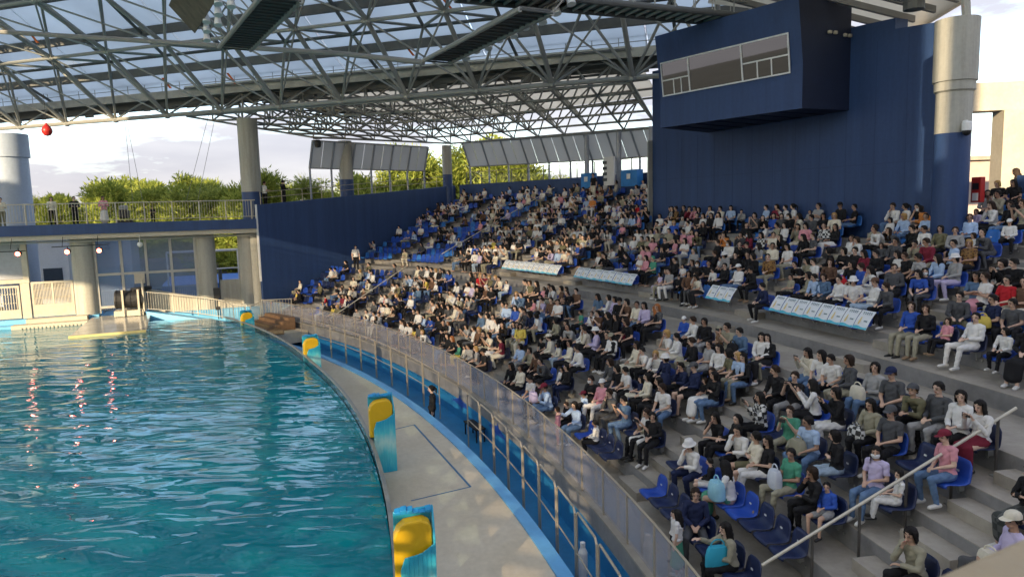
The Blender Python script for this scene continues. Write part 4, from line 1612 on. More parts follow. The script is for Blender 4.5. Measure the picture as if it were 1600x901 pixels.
# long catwalk running to the booth
lc = thing('long_catwalk', 'long catwalk with ribbed underside running to the top of the booth', 'catwalk', (2, 25, 14.5))
a, b = Vector((-1.40, 23.80, 13.59)), Vector((9.05, 28.20, 13.61))
d_ = (b - a).normalized()
n_ = Vector((-d_.y, d_.x, 0))
w = .62
A, Bq = [a - n_ * w, a + n_ * w], [b - n_ * w, b + n_ * w]
for p, q in zip(A, Bq):
    strut('side_beam', p, q, .10, M_galvd, lc)
    for h in (.5, 1.0):
        strut('rail_bar', p + Vector((0, 0, h)), q + Vector((0, 0, h)), .025, M_galv, lc)
up = Vector((0, 0, .06))
MB().hexa([A[0] + up, Bq[0] + up, Bq[1] + up, A[1] + up, A[0] + up * 2, Bq[0] + up * 2, Bq[1] + up * 2, A[1] + up * 2]).build('floor_plate', M_galvd, lc)
for i in range(27):
    f = i / 26
    strut('floor_rib', A[0].lerp(Bq[0], f), A[1].lerp(Bq[1], f), .06, M_galv, lc)
    for p, q in zip(A, Bq):
        if i % 2 == 0:
            strut('rail_post', p.lerp(q, f), p.lerp(q, f) + Vector((0, 0, 1)), .022, M_galv, lc)

# ------------------------------------------------------------------ lower roof behind the main chord
lr_ = thing('lower_roof', 'lower space-frame roof with cream sheets over the back rows', 'roof', (-2, 46, 12))
front = [C0.lerp(C1, (15.5 + 28.5 * i / 12) / CL) + Vector((0, 0, -.05)) for i in range(13)]
bl = [Vector((-12.6, 46.8, 11.55)), Vector((-4.4, 56.2, 11.75)), Vector((8.6, 41.6, 11.1))]
l1, l2 = (bl[1] - bl[0]).length, (bl[2] - bl[1]).length


def backp(f):
    d__ = f * (l1 + l2)
    return bl[0].lerp(bl[1], d__ / l1) if d__ < l1 else bl[1].lerp(bl[2], (d__ - l1) / l2)


NU, NV = 13, 5
G = {}
for i in range(NU + 1):
    f = i / NU
    fa = C0.lerp(C1, (15.5 + 27.5 * f) / CL) - cn * .25 + Vector((0, 0, -.1))
    fb_ = backp(f)
    for j in range(NV + 1):
        G[i, j] = fa.lerp(fb_, j / NV)
T2 = {}
for i in range(NU):
    for j in range(NV):
        T2[i, j] = (G[i, j] + G[i + 1, j] + G[i, j + 1] + G[i + 1, j + 1]) / 4 + Vector((0, 0, 1.35))
for j in range(NV + 1):
    for i in range(NU):
        strut('lower_chord', G[i, j], G[i + 1, j], .065, M_galv, lr_)
for j in range(NV):
    for i in range(NU + 1):
        strut('cross_chord', G[i, j], G[i, j + 1], .065, M_galv, lr_)
for (i, j), t_ in T2.items():
    for a_ in ((i, j), (i + 1, j), (i, j + 1), (i + 1, j + 1)):
        strut('diagonal', G[a_], t_, .05, M_galv, lr_)
    if (i + 1, j) in T2:
        strut('upper_chord', t_, T2[i + 1, j], .06, M_galvd, lr_)
    if (i, j + 1) in T2:
        strut('upper_chord', t_, T2[i, j + 1], .06, M_galvd, lr_)
for i in range(NU):
    for j in range(NV):
        o = Vector((0, 0, 1.75))
        v = [G[i, j] + o, G[i + 1, j] + o, G[i + 1, j + 1] + o, G[i, j + 1] + o]
        up = Vector((0, 0, .06))
        MB().hexa([v[0], v[3], v[2], v[1], v[0] + up, v[3] + up, v[2] + up, v[1] + up]).build('roof_sheet', M_memc, lr_)
for j in range(NV + 1):
    MB().path([G[i, j] + Vector((0, 0, 1.66)) for i in range(NU + 1)], .07, 4).build('purlin', M_galvd, lr_)

# roof piece above the booth's right end and its bearing struts
rr = thing('side_roof', 'sunlit cream roof edge and struts above the booth wall beside the round column', 'roof', (14, 23, 13))
nd = Vector((12.55, 22.6, 12.75))
for q, r in ((Vector((9.0, 24.2, 13.9)), .12), (Vector((9.6, 21.0, 14.2)), .20), (Vector((11.3, 20.5, 14.5)), .09), (Vector((13.6, 20.6, 14.2)), .12), (Vector((12.2, 23.5, 14.2)), .08), (Vector((14.2, 23.6, 13.9)), .08)):
    strut('bearing_strut', nd, q, r, M_pipe, rr)
MB().lathe([(.05, -.35), (.3, -.3), (.3, 0), (.1, .1)], 14, nd).build('bearing', M_galvd, rr)
MB().hexa([(8, 20.0, 14.5), (13.9, 19.3, 12.9), (15.2, 27, 12.9), (8, 29, 14.5), (8, 20, 14.6), (13.9, 19.3, 13.0), (15.2, 27, 13.0), (8, 29, 14.6)]).build('roof_sheet', M_memc, rr)  # cream translucency makes the underside glow as if sunlit
MB().hexa([(13.9, 19.25, 12.9), (14.3, 19.2, 13.05), (15.6, 27, 13.05), (15.2, 27, 12.9), (13.9, 19.25, 13.6), (14.3, 19.2, 13.6), (15.6, 27, 13.6), (15.2, 27, 13.6)]).build('fascia', M_cream, rr)
for i in range(7):
    y = 20.3 + i * 1.2
    MB().hexa([(8, y, 14.28), (14.0, y, 12.68), (14.0, y + .14, 12.68), (8, y + .14, 14.28), (8, y, 14.49), (14.0, y, 12.89), (14.0, y + .14, 12.89), (8, y + .14, 14.49)]).build('rafter', M_pipe, rr)
strut('prop', (12.75, 20.3, 11.5), (12.8, 20.6, 13.0), .12, M_colw, rr)

# guy wires at the pool end
for n_, (a, b) in enumerate((((-24.3, 46.1, 12.9), (-22.5, 42.8, 7.6)), ((-24.2, 46.1, 12.9), (-22.0, 43.0, 7.6)), ((-18.0, 44.0, 13.0), (-19.4, 43.0, 7.6)), ((-17.6, 44, 13.0), (-18.8, 43.2, 7.6)))):
    o = MB().tube(a, b, .012, 5).build('guy_wire', M_galvd)
    tag(o, 'thin guy wire from roof truss to footbridge, ' + ORD[n_].replace('front', 'first') + ' from the drum column', 'wire', 'guy wires at the pool end')
# stage light hung on the lower roof's corner
sl = thing('moving_light', 'black moving-head light hung at the corner of the lower roof', 'lamp', (-12.3, 46.6, 11))
MB().lathe([(.05, -.55), (.2, -.5), (.24, -.2), (.14, -.05)], 12, (-12.25, 46.5, 11.4)).build('head', M_black, sl)
MB().box(-12.25, 46.5, 11.45, .5, .3, .1).build('base', M_black, sl)

# back rail furniture: lockers, board
for i, (th, w, lab) in enumerate(((36.8, 1.2, 'blue locker box at the back rail beside the standing person'), (33.9, 1.7, 'wide blue locker box at the back rail near the booth wall'))):
    p = P(74.2, th)
    t = thing('blue_locker', lab, 'locker', (p.x, p.y, 8.2))
    MB().box(p.x, p.y, 8.25, .5, w * .8, .95, R_(th)).build('case', mat("locker_blue", (.02, .20, .55), .45), t, bevel=.02)
    q = P(73.93, th)
    MB().box(q.x, q.y, 8.35, .03, .3, .3, R_(th)).build('notice', M_white, t)
p = P(74.1, 35.3)
t = thing('notice_board', 'tall white notice board with dark shelves standing at the back rail', 'board', (p.x, p.y, 8.2))
MB().box(p.x, p.y, 8.75, .12, .9, 1.7, R_(35.3)).build('panel', M_white, t)
for k_ in range(4):
    q = P(74.02, 35.55)
    MB().box(q.x, q.y, 8.25 + k_ * .34, .03, .36, .18, R_(35.3)).build('sheet', mat("board_dark", (.08, .09, .10), .5), t)

# ================================================================== PINES BEYOND THE BRIDGE
def leaf_mat(name, c0, c1):
    m = bpy.data.materials.new(name)
    m.use_nodes = True
    n = m.node_tree
    b = n.nodes['Principled BSDF']
    b.inputs['Roughness'].default_value = .7
    b.inputs['Specular IOR Level'].default_value = .2
    g_ = n.nodes.new("ShaderNodeNewGeometry")
    r = n.nodes.new("ShaderNodeValToRGB")
    r.color_ramp.elements[0].color = (*c0, 1)
    r.color_ramp.elements[1].color = (*c1, 1)
    n.links.new(g_.outputs['Random Per Island'], r.inputs['Fac'])
    n.links.new(r.outputs['Color'], b.inputs['Base Color'])
    tl = n.nodes.new("ShaderNodeBsdfTranslucent")
    n.links.new(r.outputs['Color'], tl.inputs['Color'])
    mxs = n.nodes.new("ShaderNodeMixShader")
    mxs.inputs['Fac'].default_value = .3
    o = n.nodes['Material Output']
    n.links.new(b.outputs[0], mxs.inputs[1])
    n.links.new(tl.outputs[0], mxs.inputs[2])
    n.links.new(mxs.outputs[0], o.inputs['Surface'])
    return m


M_pine = leaf_mat("pine_needles", (.12, .18, .028), (.40, .44, .09))
M_bark = mat("pine_bark", (.10, .065, .045), .9, 0, .3, 5)


def crown_mesh(seed, h, rad):
    """tufts of needle blades set in uneven clumps along whorls of limbs"""
    r = random.Random(seed)
    mb = MB()
    for c in range(95):
        t = r.random() ** .8
        z = h * (.14 + .84 * t)
        rr = rad * (1.12 - .72 * t * t) * (.35 + .75 * r.random())
        a = r.uniform(0, 6.283)
        c0 = Vector((rr * math.cos(a), rr * math.sin(a), z))
        cs = rad * r.uniform(.22, .42)
        for k_ in range(74):
            d_ = Vector((r.gauss(0, 1), r.gauss(0, 1), r.gauss(.25, .7))).normalized()
            p = c0 + d_ * cs * r.uniform(.25, 1) * Vector((1, 1, .6)).length / 1.5
            d2 = (d_ + Vector((r.gauss(0, .4), r.gauss(0, .4), r.gauss(.4, .4)))).normalized()
            w = d2.orthogonal().normalized() * r.uniform(.05, .09)
            ln = r.uniform(.28, .52)
            mb.add([p - w, p + w, p + d2 * ln], [(0, 1, 2)])
    me = mb.mesh('crown', M_pine)
    tk = MB().tube((0, 0, 0), (0, 0, h * .9), .16, 8, .04)
    for c in range(14):
        z = h * r.uniform(.3, .9)
        a = r.uniform(0, 6.283)
        ln = rad * (1.1 - z / h) + .4
        tk.tube((0, 0, z), (ln * math.cos(a), ln * math.sin(a), z + ln * .35), .05, 5, .012)
    return me, tk.mesh('trunk', M_bark)


PINES = [crown_mesh(s_, h, r_) for s_, h, r_ in ((1, 9.0, 2.5), (2, 8.6, 2.8), (3, 9.3, 2.4), (4, 8.5, 2.6), (5, 8.9, 3.0))]


def pine(x, y, sc, kind, label, group):
    t = thing('pine_tree', label, 'tree', (x, y, -.4), rnd.uniform(0, 6.28), group)
    t.scale = (sc, sc, sc * rnd.uniform(.95, 1.08))
    put('crown', PINES[kind][0], t)
    put('trunk', PINES[kind][1], t)


WORDS = ['first', 'second', 'third', 'fourth', 'fifth', 'sixth', 'seventh', 'eighth', 'ninth', 'tenth', 'eleventh', 'twelfth', 'thirteenth', 'fourteenth', 'fifteenth', 'sixteenth', 'seventeenth', 'eighteenth', 'nineteenth', 'twentieth',
         'twenty-first', 'twenty-second', 'twenty-third', 'twenty-fourth', 'twenty-fifth', 'twenty-sixth', 'twenty-seventh', 'twenty-eighth']
n_ = 0
for i in range(28):
    f = i / 27
    x, y = -64 + 52 * f + rnd.uniform(-1, 1), 74 + rnd.uniform(-3, 4)
    pine(x, y, rnd.uniform(.98, 1.16), rnd.randrange(5), 'sunlit olive pine in the front row beyond the footbridge, ' + WORDS[i] + ' from the drum column', 'front row of pines')
for i in range(14):
    f = i / 13
    pine(-62 + 54 * f + rnd.uniform(-1.5, 1.5), 83 + rnd.uniform(-3, 3), rnd.uniform(1.05, 1.3), rnd.randrange(5), 'pine standing behind the front row beyond the footbridge, ' + WORDS[i] + ' from the drum column', 'rear row of pines')
for i in range(12):
    f = i / 11
    pine(-11 + 16.5 * f + rnd.uniform(-.8, .8), 80 - 4 * f + rnd.uniform(-3, 3), (1.45, 1.3, 1.1, 1.3, 1.2, 1.5, 1.6, 1.5, 1.15, 1.2, 1.2, 1.0)[i], rnd.randrange(5), 'tall pine seen over the navy end wall, ' + WORDS[i] + ' from the bridge column', 'pines over the end wall')

# ================================================================== STAIR HANDRAILS
def handrail(th, k0, k1, label, z_h=.92, foot=True, r=.024):
    t = thing('stair_handrail', label, 'handrail', P(riser_R(k0) + .3, th, tread_z(k0)))
    tops = []
    for k_ in range(k0, k1 + 1):
        Rr = riser_R(k_ - 1) + .62
        z = tread_z(k_)
        p = P(Rr, th, z)
        MB().tube(p, p + Vector((0, 0, z_h)), .024, 8).build('post', MATS['stainless_dark'], t)
        MB().box(p.x, p.y, p.z + .012, .12, .12, .02, R_(th)).build('base_plate', M_galv, t)
        tops.append(p + Vector((0, 0, z_h)))
    d_ = (tops[1] - tops[0])
    pts = [tops[0] - d_ * 1.05] + tops + [tops[-1] + d_ * .4]
    MB().path(pts, r, 10).build('rail', M_rail, t)
    return t


mat("stainless_dark", (.16, .15, .14), .4, .7, .1, 2)
handrail(9.15, 1, 5, 'pale stair handrail on steel posts beside the nearest stairs')
handrail(39.9, 0, 5, 'lower pale stair handrail on the far stairs near the navy end wall')
handrail(39.9, 8, 12, 'middle pale stair handrail on the far stairs under the lower roof')
handrail(39.9, 13, 19, 'upper pale stair handrail on the far stairs up to the back rail')

# ================================================================== SEATS
def seat_mesh():
    """one moulded shell: pan with a rolled front, back with rounded shoulders"""
    prof = [(.215, .372), (.235, .395), (.225, .418), (.18, .425), (.05, .405), (-.08, .402), (-.155, .425), (-.190, .50), (-.205, .60), (-.222, .70), (-.235, .765)]
    wid = [.40, .42, .435, .44, .44, .44, .44, .44, .435, .40, .28]
    vs, fs = [], []
    nx = 6
    for (y, z), w in zip(prof, wid):
        for i in range(nx + 1):
            f = i / nx * 2 - 1
            cup = .022 * f * f
            yy = y + (cup if z > .48 else 0)
            zz = z + (cup * 1.2 if z <= .48 else 0)
            vs.append((f * w / 2, yy, zz))
    for k_ in range(len(prof) - 1):
        for i in range(nx):
            a_ = k_ * (nx + 1) + i
            fs.append((a_, a_ + 1, a_ + nx + 2, a_ + nx + 1))
    me = bpy.data.meshes.new('shell')
    me.from_pydata(vs, [], fs)
    me.polygons.foreach_set('use_smooth', [True] * len(fs))
    bm = bmesh.new()
    bm.from_mesh(me)
    bmesh.ops.recalc_face_normals(bm, faces=bm.faces[:])
    r = bmesh.ops.solidify(bm, geom=bm.faces[:], thickness=.014)
    bm.to_mesh(me)
    bm.free()
    return me


SEAT = seat_mesh()
M_s1 = mat("seat_navy", (.012, .022, .075), .38, 0, .15, 4)
M_s2 = mat("seat_royal", (.018, .075, .42), .38, 0, .12, 4)
M_s3 = mat("seat_sky", (.03, .16, .50), .42, 0, .12, 4)
SEAT.materials.append(M_s1)
TAGM = MB().box(.06, -.178, .56, .055, .012, .028).mesh('number_tag', M_white)
BRK = MB().box(0, -.19, .33, .05, .10, .16).box(-.07, -.225, .20, .03, .02, .03).box(.07, -.225, .20, .03, .02, .03).mesh('bracket', M_galv)

# ================================================================== CROWD DATA
PEOPLE = """0 16.14 W K s ay|0 17.43 S D b g|0 17.92 K K s ay|0 19.33 S D cM k|0 19.87 K K cK a|0 20.36 W D s a|0 20.7 S D b ay|0 21.72 C K b a|0 22.25 K K l a|0 24.65 K K cK a|0 25.39 G K B a|0 25.95 G K s a|0 27.11 E Y s ay|0 27.76 K K r a|1 11.43 W Ek l a|1 12.14 K Wh s ay|1 12.78 W N hW ka|1 14.19 W W s f|1 14.6 K K b a|1 14.98 T K l a|1 15.97 D D s f|1 16.78 g g s k|1 17.59 P W cW a|1 19.49 K N b a|1 20.12 W K b ay|1 21.1 g K s e|1 21.94 O K b a|1 22.57 T K b k|1 23.35 S G b a|1 24.72 M C s a|1 25.87 C K b f|1 29.46 W Kh r ay|1 30.03 K K s e|1 30.75 K K b a|1 31.58 B D l ay|1 32.23 S K b ay|1 32.83 W K b a|1 33.28 K K s a|2 7.89 T K b k|2 9.73 B Gh s ay|2 10.09 K K b k|2 10.82 E T s a|2 11.57 K W l a|2 11.89 C Vh s c|2 13.26 K K l k|2 15.94 K K b a|2 16.44 C K b a|2 17.43 W K s a|2 17.79 K W b a|2 20.35 W K s a|2 21.19 C K b a|2 21.79 C S b ay|2 22.34 C K cC a|2 23.11 K K s ay|2 24.36 Y C l a|2 24.93 S T l a|2 25.84 K K l e|2 27.16 W T b a|2 27.64 W T b a|2 29.86 g g s k|3 7.26 L g cC a|3 8.61 W W b ay|3 9.67 L D l akm|3 10.51 K S b c|3 11.3 S D s a|3 11.95 E T s f|3 12.87 Z K l f|3 14.32 K Wk l a|3 14.69 K D b c|3 15.04 K K b ay|3 15.45 N Kh cg a|3 16.37 N V hT a|3 16.88 N K hW a|3 17.8 W K s k|3 18.46 C C l a|3 19.38 K K b a|3 19.84 W K cT a|3 20.36 K K s a|3 20.79 L K hW a|3 21.74 W N s a|3 22.8 K K b a|3 23.75 T K b a|3 24.26 S T s a|3 24.74 W K b a|3 26.21 G G s a|3 26.7 B D l a|3 27.42 S K s a|4 8.35 K Xk l c|4 9.07 P D cM a|4 10.31 g K cg a|4 10.78 T K l a|4 11.58 K W b f|4 12.2 W K l f|4 12.95 K G s f|4 13.71 K K s a|4 14.42 S T B a|4 14.77 K D l a|4 15.17 V K b a|4 16.17 G G s a|4 16.74 K T s a|4 17.5 W C s a|4 19.98 K K b a|4 20.91 K K l a|4 21.25 K K b a|4 21.87 O K s f|4 22.56 W K s ay|4 23.07 E K s ay|4 24.4 W K s a|4 24.81 W K b a|4 26.55 P K b ay|5 9.35 W Mk l f|5 9.69 W K b a|5 10.13 g G s a|5 10.48 V K cg e|5 11.08 g K cN a|5 11.7 G D b a|5 12.19 g T b a|5 12.64 W K s a|5 13.01 W D l a|5 13.42 C D l f|5 14.49 K Kk l a|5 15.01 W T l a|5 15.79 D K s a|5 16.3 T K s f|5 16.71 X K cT ay|5 17.37 K G b a|5 17.84 W K s a|5 18.41 B D cW ay|5 19.15 K K r a|5 19.73 g K r a|5 20.38 L K l a|5 20.87 C D s a|5 21.39 O K b k|5 21.87 K K cK a|5 22.24 L K b a|5 24.2 K D s e|5 24.69 O K s a|5 25.38 N K s a|5 25.75 O K b a|5 26.66 K K l a|5 27.01 P K b ay|5 27.6 K K l a|5 28.13 V K b a|5 28.53 g K b a|5 29.01 W C s a|7 11.56 W K b ay|7 12.22 W W s a|7 12.82 P K b ay|7 13.26 K T b a|7 13.66 B T b a|7 14.51 U R l ay|7 15.5 W K b g|7 16.13 W K l a|7 16.52 K g b a|7 17.22 G K cB a|7 18.39 N K s a|7 19.8 P D b ay|7 20.24 W K s a|7 20.62 C K hC a|7 20.93 K Th s a|7 21.62 G g b c|7 21.97 O K l a|7 22.87 G W s a|7 23.19 N T s a|7 23.67 L L b ay|7 25.76 W K b a|7 26.25 K Kk b a|8 11.98 g K s a|8 12.41 N K s a|8 13.22 g V s a|8 14.99 g K s a|8 15.47 W S cO a|8 16.52 W K s a|8 16.98 D g b a|8 17.27 S K s a|8 17.59 T K b a|8 18.25 T K s ay|8 19.71 K K cK a|8 20.45 W D cW a|8 21.14 K K s a|8 21.52 W K s ay|8 22.35 K K b am|8 22.69 g K b a|8 23.55 K K s a|8 24.4 E K cE a|8 25.19 P K l a|9 12.8 R T s a|9 13.36 W K s c|9 14.03 D Pk l c|9 14.39 B K b a|9 14.72 N g b am|9 15.52 g K s a|9 16.1 W W l k|9 17.68 O K l a|9 18.05 W K s a|9 18.35 T K b a|9 18.81 K K s e|9 19.81 X T s a|9 20.47 K K b a|9 21.74 G K hW a|9 22.06 W K s ay|9 23.42 G N cV a|9 25.09 K D l a|9 26.28 P K b a|10 13.15 K K s a|10 13.44 G K b a|10 14.02 K K s f|10 14.57 G L hW a|10 15.0 S K l a|10 15.83 K K s a|10 16.12 W K l a|10 16.66 K W s a|10 17.9 K K b c|10 18.24 K K b a|10 19.85 W T l a|10 20.6 C T s a|10 21.03 G D l am|10 22.04 K K s a|10 22.38 W W b am|10 23.06 K K s c|10 25.26 P K l a|10 25.81 K K s a|10 26.52 P K l a|10 26.82 T K b a|11 14.87 X K B a|11 16.21 T T s k|11 16.94 g K s a|11 17.27 g K b ay|11 17.93 W W b k|11 18.33 W T b a|11 19.65 g K s a|11 19.94 K K l a|11 20.55 K K l e|11 21.24 C T s a|11 22.29 M D l am|11 22.67 g D b fm|11 23.39 A W l k|11 24.07 K K s f|11 24.48 V D l e|11 25.99 K K s a|11 26.4 T K s a|11 27.11 T O b a|11 27.41 C O b a|12 14.93 g g s e|12 15.31 W K b ay|12 16.22 V K b a|12 16.55 W G s a|12 16.97 K K s a|12 17.32 g K l e|12 17.78 W K s e|12 18.22 T K s c|12 19.59 K Wk l a|12 19.89 Z K s a|12 20.59 P C b a|12 20.94 T C l f|12 21.54 W K l a|12 25.73 N K s ay|12 26.12 W K s a|13 15.0 W K cW ay|13 16.04 S K s a|13 17.27 S K s a|13 17.85 S D B a|13 18.29 W K b ay|13 20.54 K K l a|13 21.81 K K b am|13 22.29 g K b am|13 23.47 G K s am|13 23.99 g K b fm|13 25.61 K K l a|13 26.03 W K l a|13 27.94 W W l amy|13 28.87 W K b am|13 29.15 P K s a|14 15.56 K D b a|14 15.93 W K l k|14 16.77 M Th x c|14 17.17 Y K s fy|14 18.66 W D s k|14 20.12 K D s a|14 20.57 K D cK a|14 21.5 G K s c|14 22.74 W K s f|14 23.64 S K s a|14 25.31 S K l am|14 25.74 C K s k|14 26.29 W K b k|14 27.48 M M b f|14 28.24 X K s a|14 28.56 G K b a|14 29.08 K K l a|15 15.85 K P b ay|15 16.35 T K s f|15 16.67 G K l a|15 24.54 K K l a|15 29.53 K K s am"""


TOPC = {'W': ('white', (.72, .71, .69)), 'K': ('black', (.017, .017, .019)), 'G': ('grey', (.33, .33, .33)), 'g': ('dark grey', (.085, .088, .095)), 'N': ('navy', (.020, .028, .075)),
        'B': ('blue', (.035, .095, .42)), 'S': ('pale blue', (.40, .53, .74)), 'D': ('denim blue', (.10, .17, .28)), 'R': ('red', (.50, .025, .035)), 'M': ('maroon', (.20, .025, .045)), 'P': ('pink', (.66, .30, .35)),
        'L': ('lavender', (.52, .46, .66)), 'C': ('cream', (.70, .65, .53)), 'T': ('khaki', (.33, .31, .23)), 'O': ('brown', (.13, .075, .05)), 'V': ('olive', (.16, .15, .09)), 'E': ('green', (.08, .30, .20)), 'Y': ('yellow', (.72, .56, .12)),
        'U': ('purple', (.22, .08, .34)), 'A': ('orange', (.66, .25, .07)), 'X': ('patterned dark', None), 'Z': ('black and white checked', None), 'I': ('navy striped', None)}
BOTC = {k_: v for k_, v in TOPC.items()}
BOTC['D'] = ('blue jeans', (.12, .20, .34))
BOTC['S'] = ('pale jeans', (.34, .44, .56))


def plaid(name, a, b, sc=14):
    m = mat(name, a, .8, var=0)
    n = m.node_tree
    bs = n.nodes['Principled BSDF']
    t = n.nodes.new("ShaderNodeTexCoord")
    c1 = n.nodes.new("ShaderNodeTexChecker")
    c1.inputs['Scale'].default_value = sc
    c1.inputs['Color1'].default_value = (*a, 1)
    c1.inputs['Color2'].default_value = (*b, 1)
    n.links.new(t.outputs['Object'], c1.inputs['Vector'])
    n.links.new(c1.outputs['Color'], bs.inputs['Base Color'])
    return m


def spotted(name, a, b):
    m = mat(name, a, .8, var=0)
    n = m.node_tree
    bs = n.nodes['Principled BSDF']
    t = n.nodes.new("ShaderNodeTexCoord")
    v = n.nodes.new("ShaderNodeTexVoronoi")
    v.inputs['Scale'].default_value = 16
    r = n.nodes.new("ShaderNodeValToRGB")
    r.color_ramp.interpolation = 'CONSTANT'
    r.color_ramp.elements[0].color = (*b, 1)
    r.color_ramp.elements[1].position = .38
    r.color_ramp.elements[1].color = (*a, 1)
    n.links.new(t.outputs['Object'], v.inputs['Vector'])
    n.links.new(v.outputs['Distance'], r.inputs['Fac'])
    n.links.new(r.outputs['Color'], bs.inputs['Base Color'])
    return m


CM = {}
for k_, (nm, c) in TOPC.items():
    if c:
        CM['t' + k_] = mat('cloth_' + nm.replace(' ', '_'), c, .85, 0, .10, 6, .5, 14, .2)
for k_, (nm, c) in BOTC.items():
    if c:
        CM['b' + k_] = CM['t' + k_] if TOPC[k_][1] == c else mat('cloth_' + nm.replace(' ', '_'), c, .85, 0, .14, 8, .5, 14, .2)
CM['tZ'] = plaid('cloth_check', (.62, .62, .60), (.03, .03, .03), 11)
CM['tX'] = spotted('cloth_leopard', (.24, .13, .04), (.05, .015, .012))
CM['bX'] = plaid('cloth_tartan', (.035, .04, .038), (.09, .095, .09), 9)
CM['bZ'] = CM['tZ']
CM['tI'] = mat('cloth_stripes', (.6, .6, .58), .85, 0, 0)
_n = CM['tI'].node_tree
_w = _n.nodes.new("ShaderNodeTexWave")
_w.bands_direction = 'Z'
_w.inputs['Scale'].default_value = 9
_t = _n.nodes.new("ShaderNodeTexCoord")
_r = _n.nodes.new("ShaderNodeValToRGB")
_r.color_ramp.interpolation = 'CONSTANT'
_r.color_ramp.elements[0].color = (.66, .65, .62, 1)
_r.color_ramp.elements[1].position = .6
_r.color_ramp.elements[1].color = (.03, .04, .09, 1)
_n.links.new(_t.outputs['Object'], _w.inputs['Vector'])
_n.links.new(_w.outputs['Fac'], _r.inputs['Fac'])
_n.links.new(_r.outputs['Color'], _n.nodes['Principled BSDF'].inputs['Base Color'])
CM['bI'] = CM['tI']
M_skin = [mat('skin_light', (.66, .45, .34), .55, 0, .06, 5, spec=.35), mat('skin_mid', (.56, .36, .26), .55, 0, .06, 5, spec=.35), mat('skin_tan', (.43, .26, .18), .55, 0, .06, 5, spec=.35)]
M_eye = mat('eye_dark', (.02, .016, .014), .3, 0, 0)
M_lip = mat('lip', (.36, .13, .11), .5, 0, 0)
M_hair = [mat('hair_black', (.014, .012, .011), .62, 0, .3, 30, .4, 70, .22), mat('hair_dark_brown', (.030, .018, .012), .62, 0, .3, 30, .4, 70, .22), mat('hair_ginger', (.36, .13, .04), .62, 0, .3, 30, .4, 70, .22), mat('hair_blond', (.44, .27, .10), .62, 0, .3, 30, .4, 70, .22)]
M_shoe = [mat('shoe_white', (.66, .65, .62), .5, 0, .05), mat('shoe_black', (.02, .02, .02), .5, 0, .1), mat('shoe_tan', (.30, .20, .12), .6, 0, .1)]
M_mask = mat('mask_white', (.74, .75, .76), .7, 0, .03)

# ================================================================== PEOPLE: PROTOTYPES
def rcone(vs, fs, p, q, r0, r1, ex=(1, 1), axis=None, n=10, caps=3):
    """tapered limb with round ends; ex stretches the section along/against axis"""
    p, q = Vector(p), Vector(q)
    d_ = (q - p)
    L_ = max(d_.length, 1e-4)
    d_ = d_ / L_
    a = Vector(axis) if axis else d_.orthogonal()
    a = (a - d_ * a.dot(d_)).normalized()
    b = d_.cross(a)
    rings = []
    for i in range(caps + 1):
        t = math.pi / 2 * (1 - i / caps)
        rings.append((-math.sin(t) * r0, max(math.cos(t), .02) * r0))
    for i in range(caps + 1):
        t = math.pi / 2 * i / caps
        rings.append((L_ + math.sin(t) * r1, max(math.cos(t), .02) * r1))
    o = len(vs)
    for (h, r) in rings:
        for k in range(n):
            t = 2 * math.pi * k / n
            vs.append(p + d_ * h + a * (math.cos(t) * r * ex[0]) + b * (math.sin(t) * r * ex[1]))
    m = len(rings)
    for i in range(m - 1):
        for k in range(n):
            j = (k + 1) % n
            fs.append((o + i * n + k, o + i * n + j, o + (i + 1) * n + j, o + (i + 1) * n + k))
    fs.append(tuple(o + k for k in range(n - 1, -1, -1)))
    fs.append(tuple(o + (m - 1) * n + k for k in range(n)))


TMPS = bpy.data.scenes.new('workbench')


def evaluated(o):
    with bpy.context.temp_override(scene=TMPS, view_layer=TMPS.view_layers[0]):
        dg = bpy.context.evaluated_depsgraph_get()
        r = bpy.data.meshes.new_from_object(o.evaluated_get(dg))
    bpy.data.objects.remove(o)
    return r


def remesh(vs, fs, voxel, smooth=2):
    me = bpy.data.meshes.new('tmp')
    me.from_pydata([tuple(v) for v in vs], [], fs)
    o = bpy.data.objects.new('tmp', me)
    TMPS.collection.objects.link(o)
    m = o.modifiers.new('r', 'REMESH')
    m.mode = 'VOXEL'
    m.voxel_size = voxel
    m.use_smooth_shade = True
    if smooth:
        s_ = o.modifiers.new('s', 'SMOOTH')
        s_.factor = .5
        s_.iterations = smooth
    r = evaluated(o)
    bpy.data.meshes.remove(me)
    return r


def decimate(me, ratio):
    o = bpy.data.objects.new('tmp', me)
    TMPS.collection.objects.link(o)
    m = o.modifiers.new('d', 'DECIMATE')
    m.ratio = ratio
    return evaluated(o)


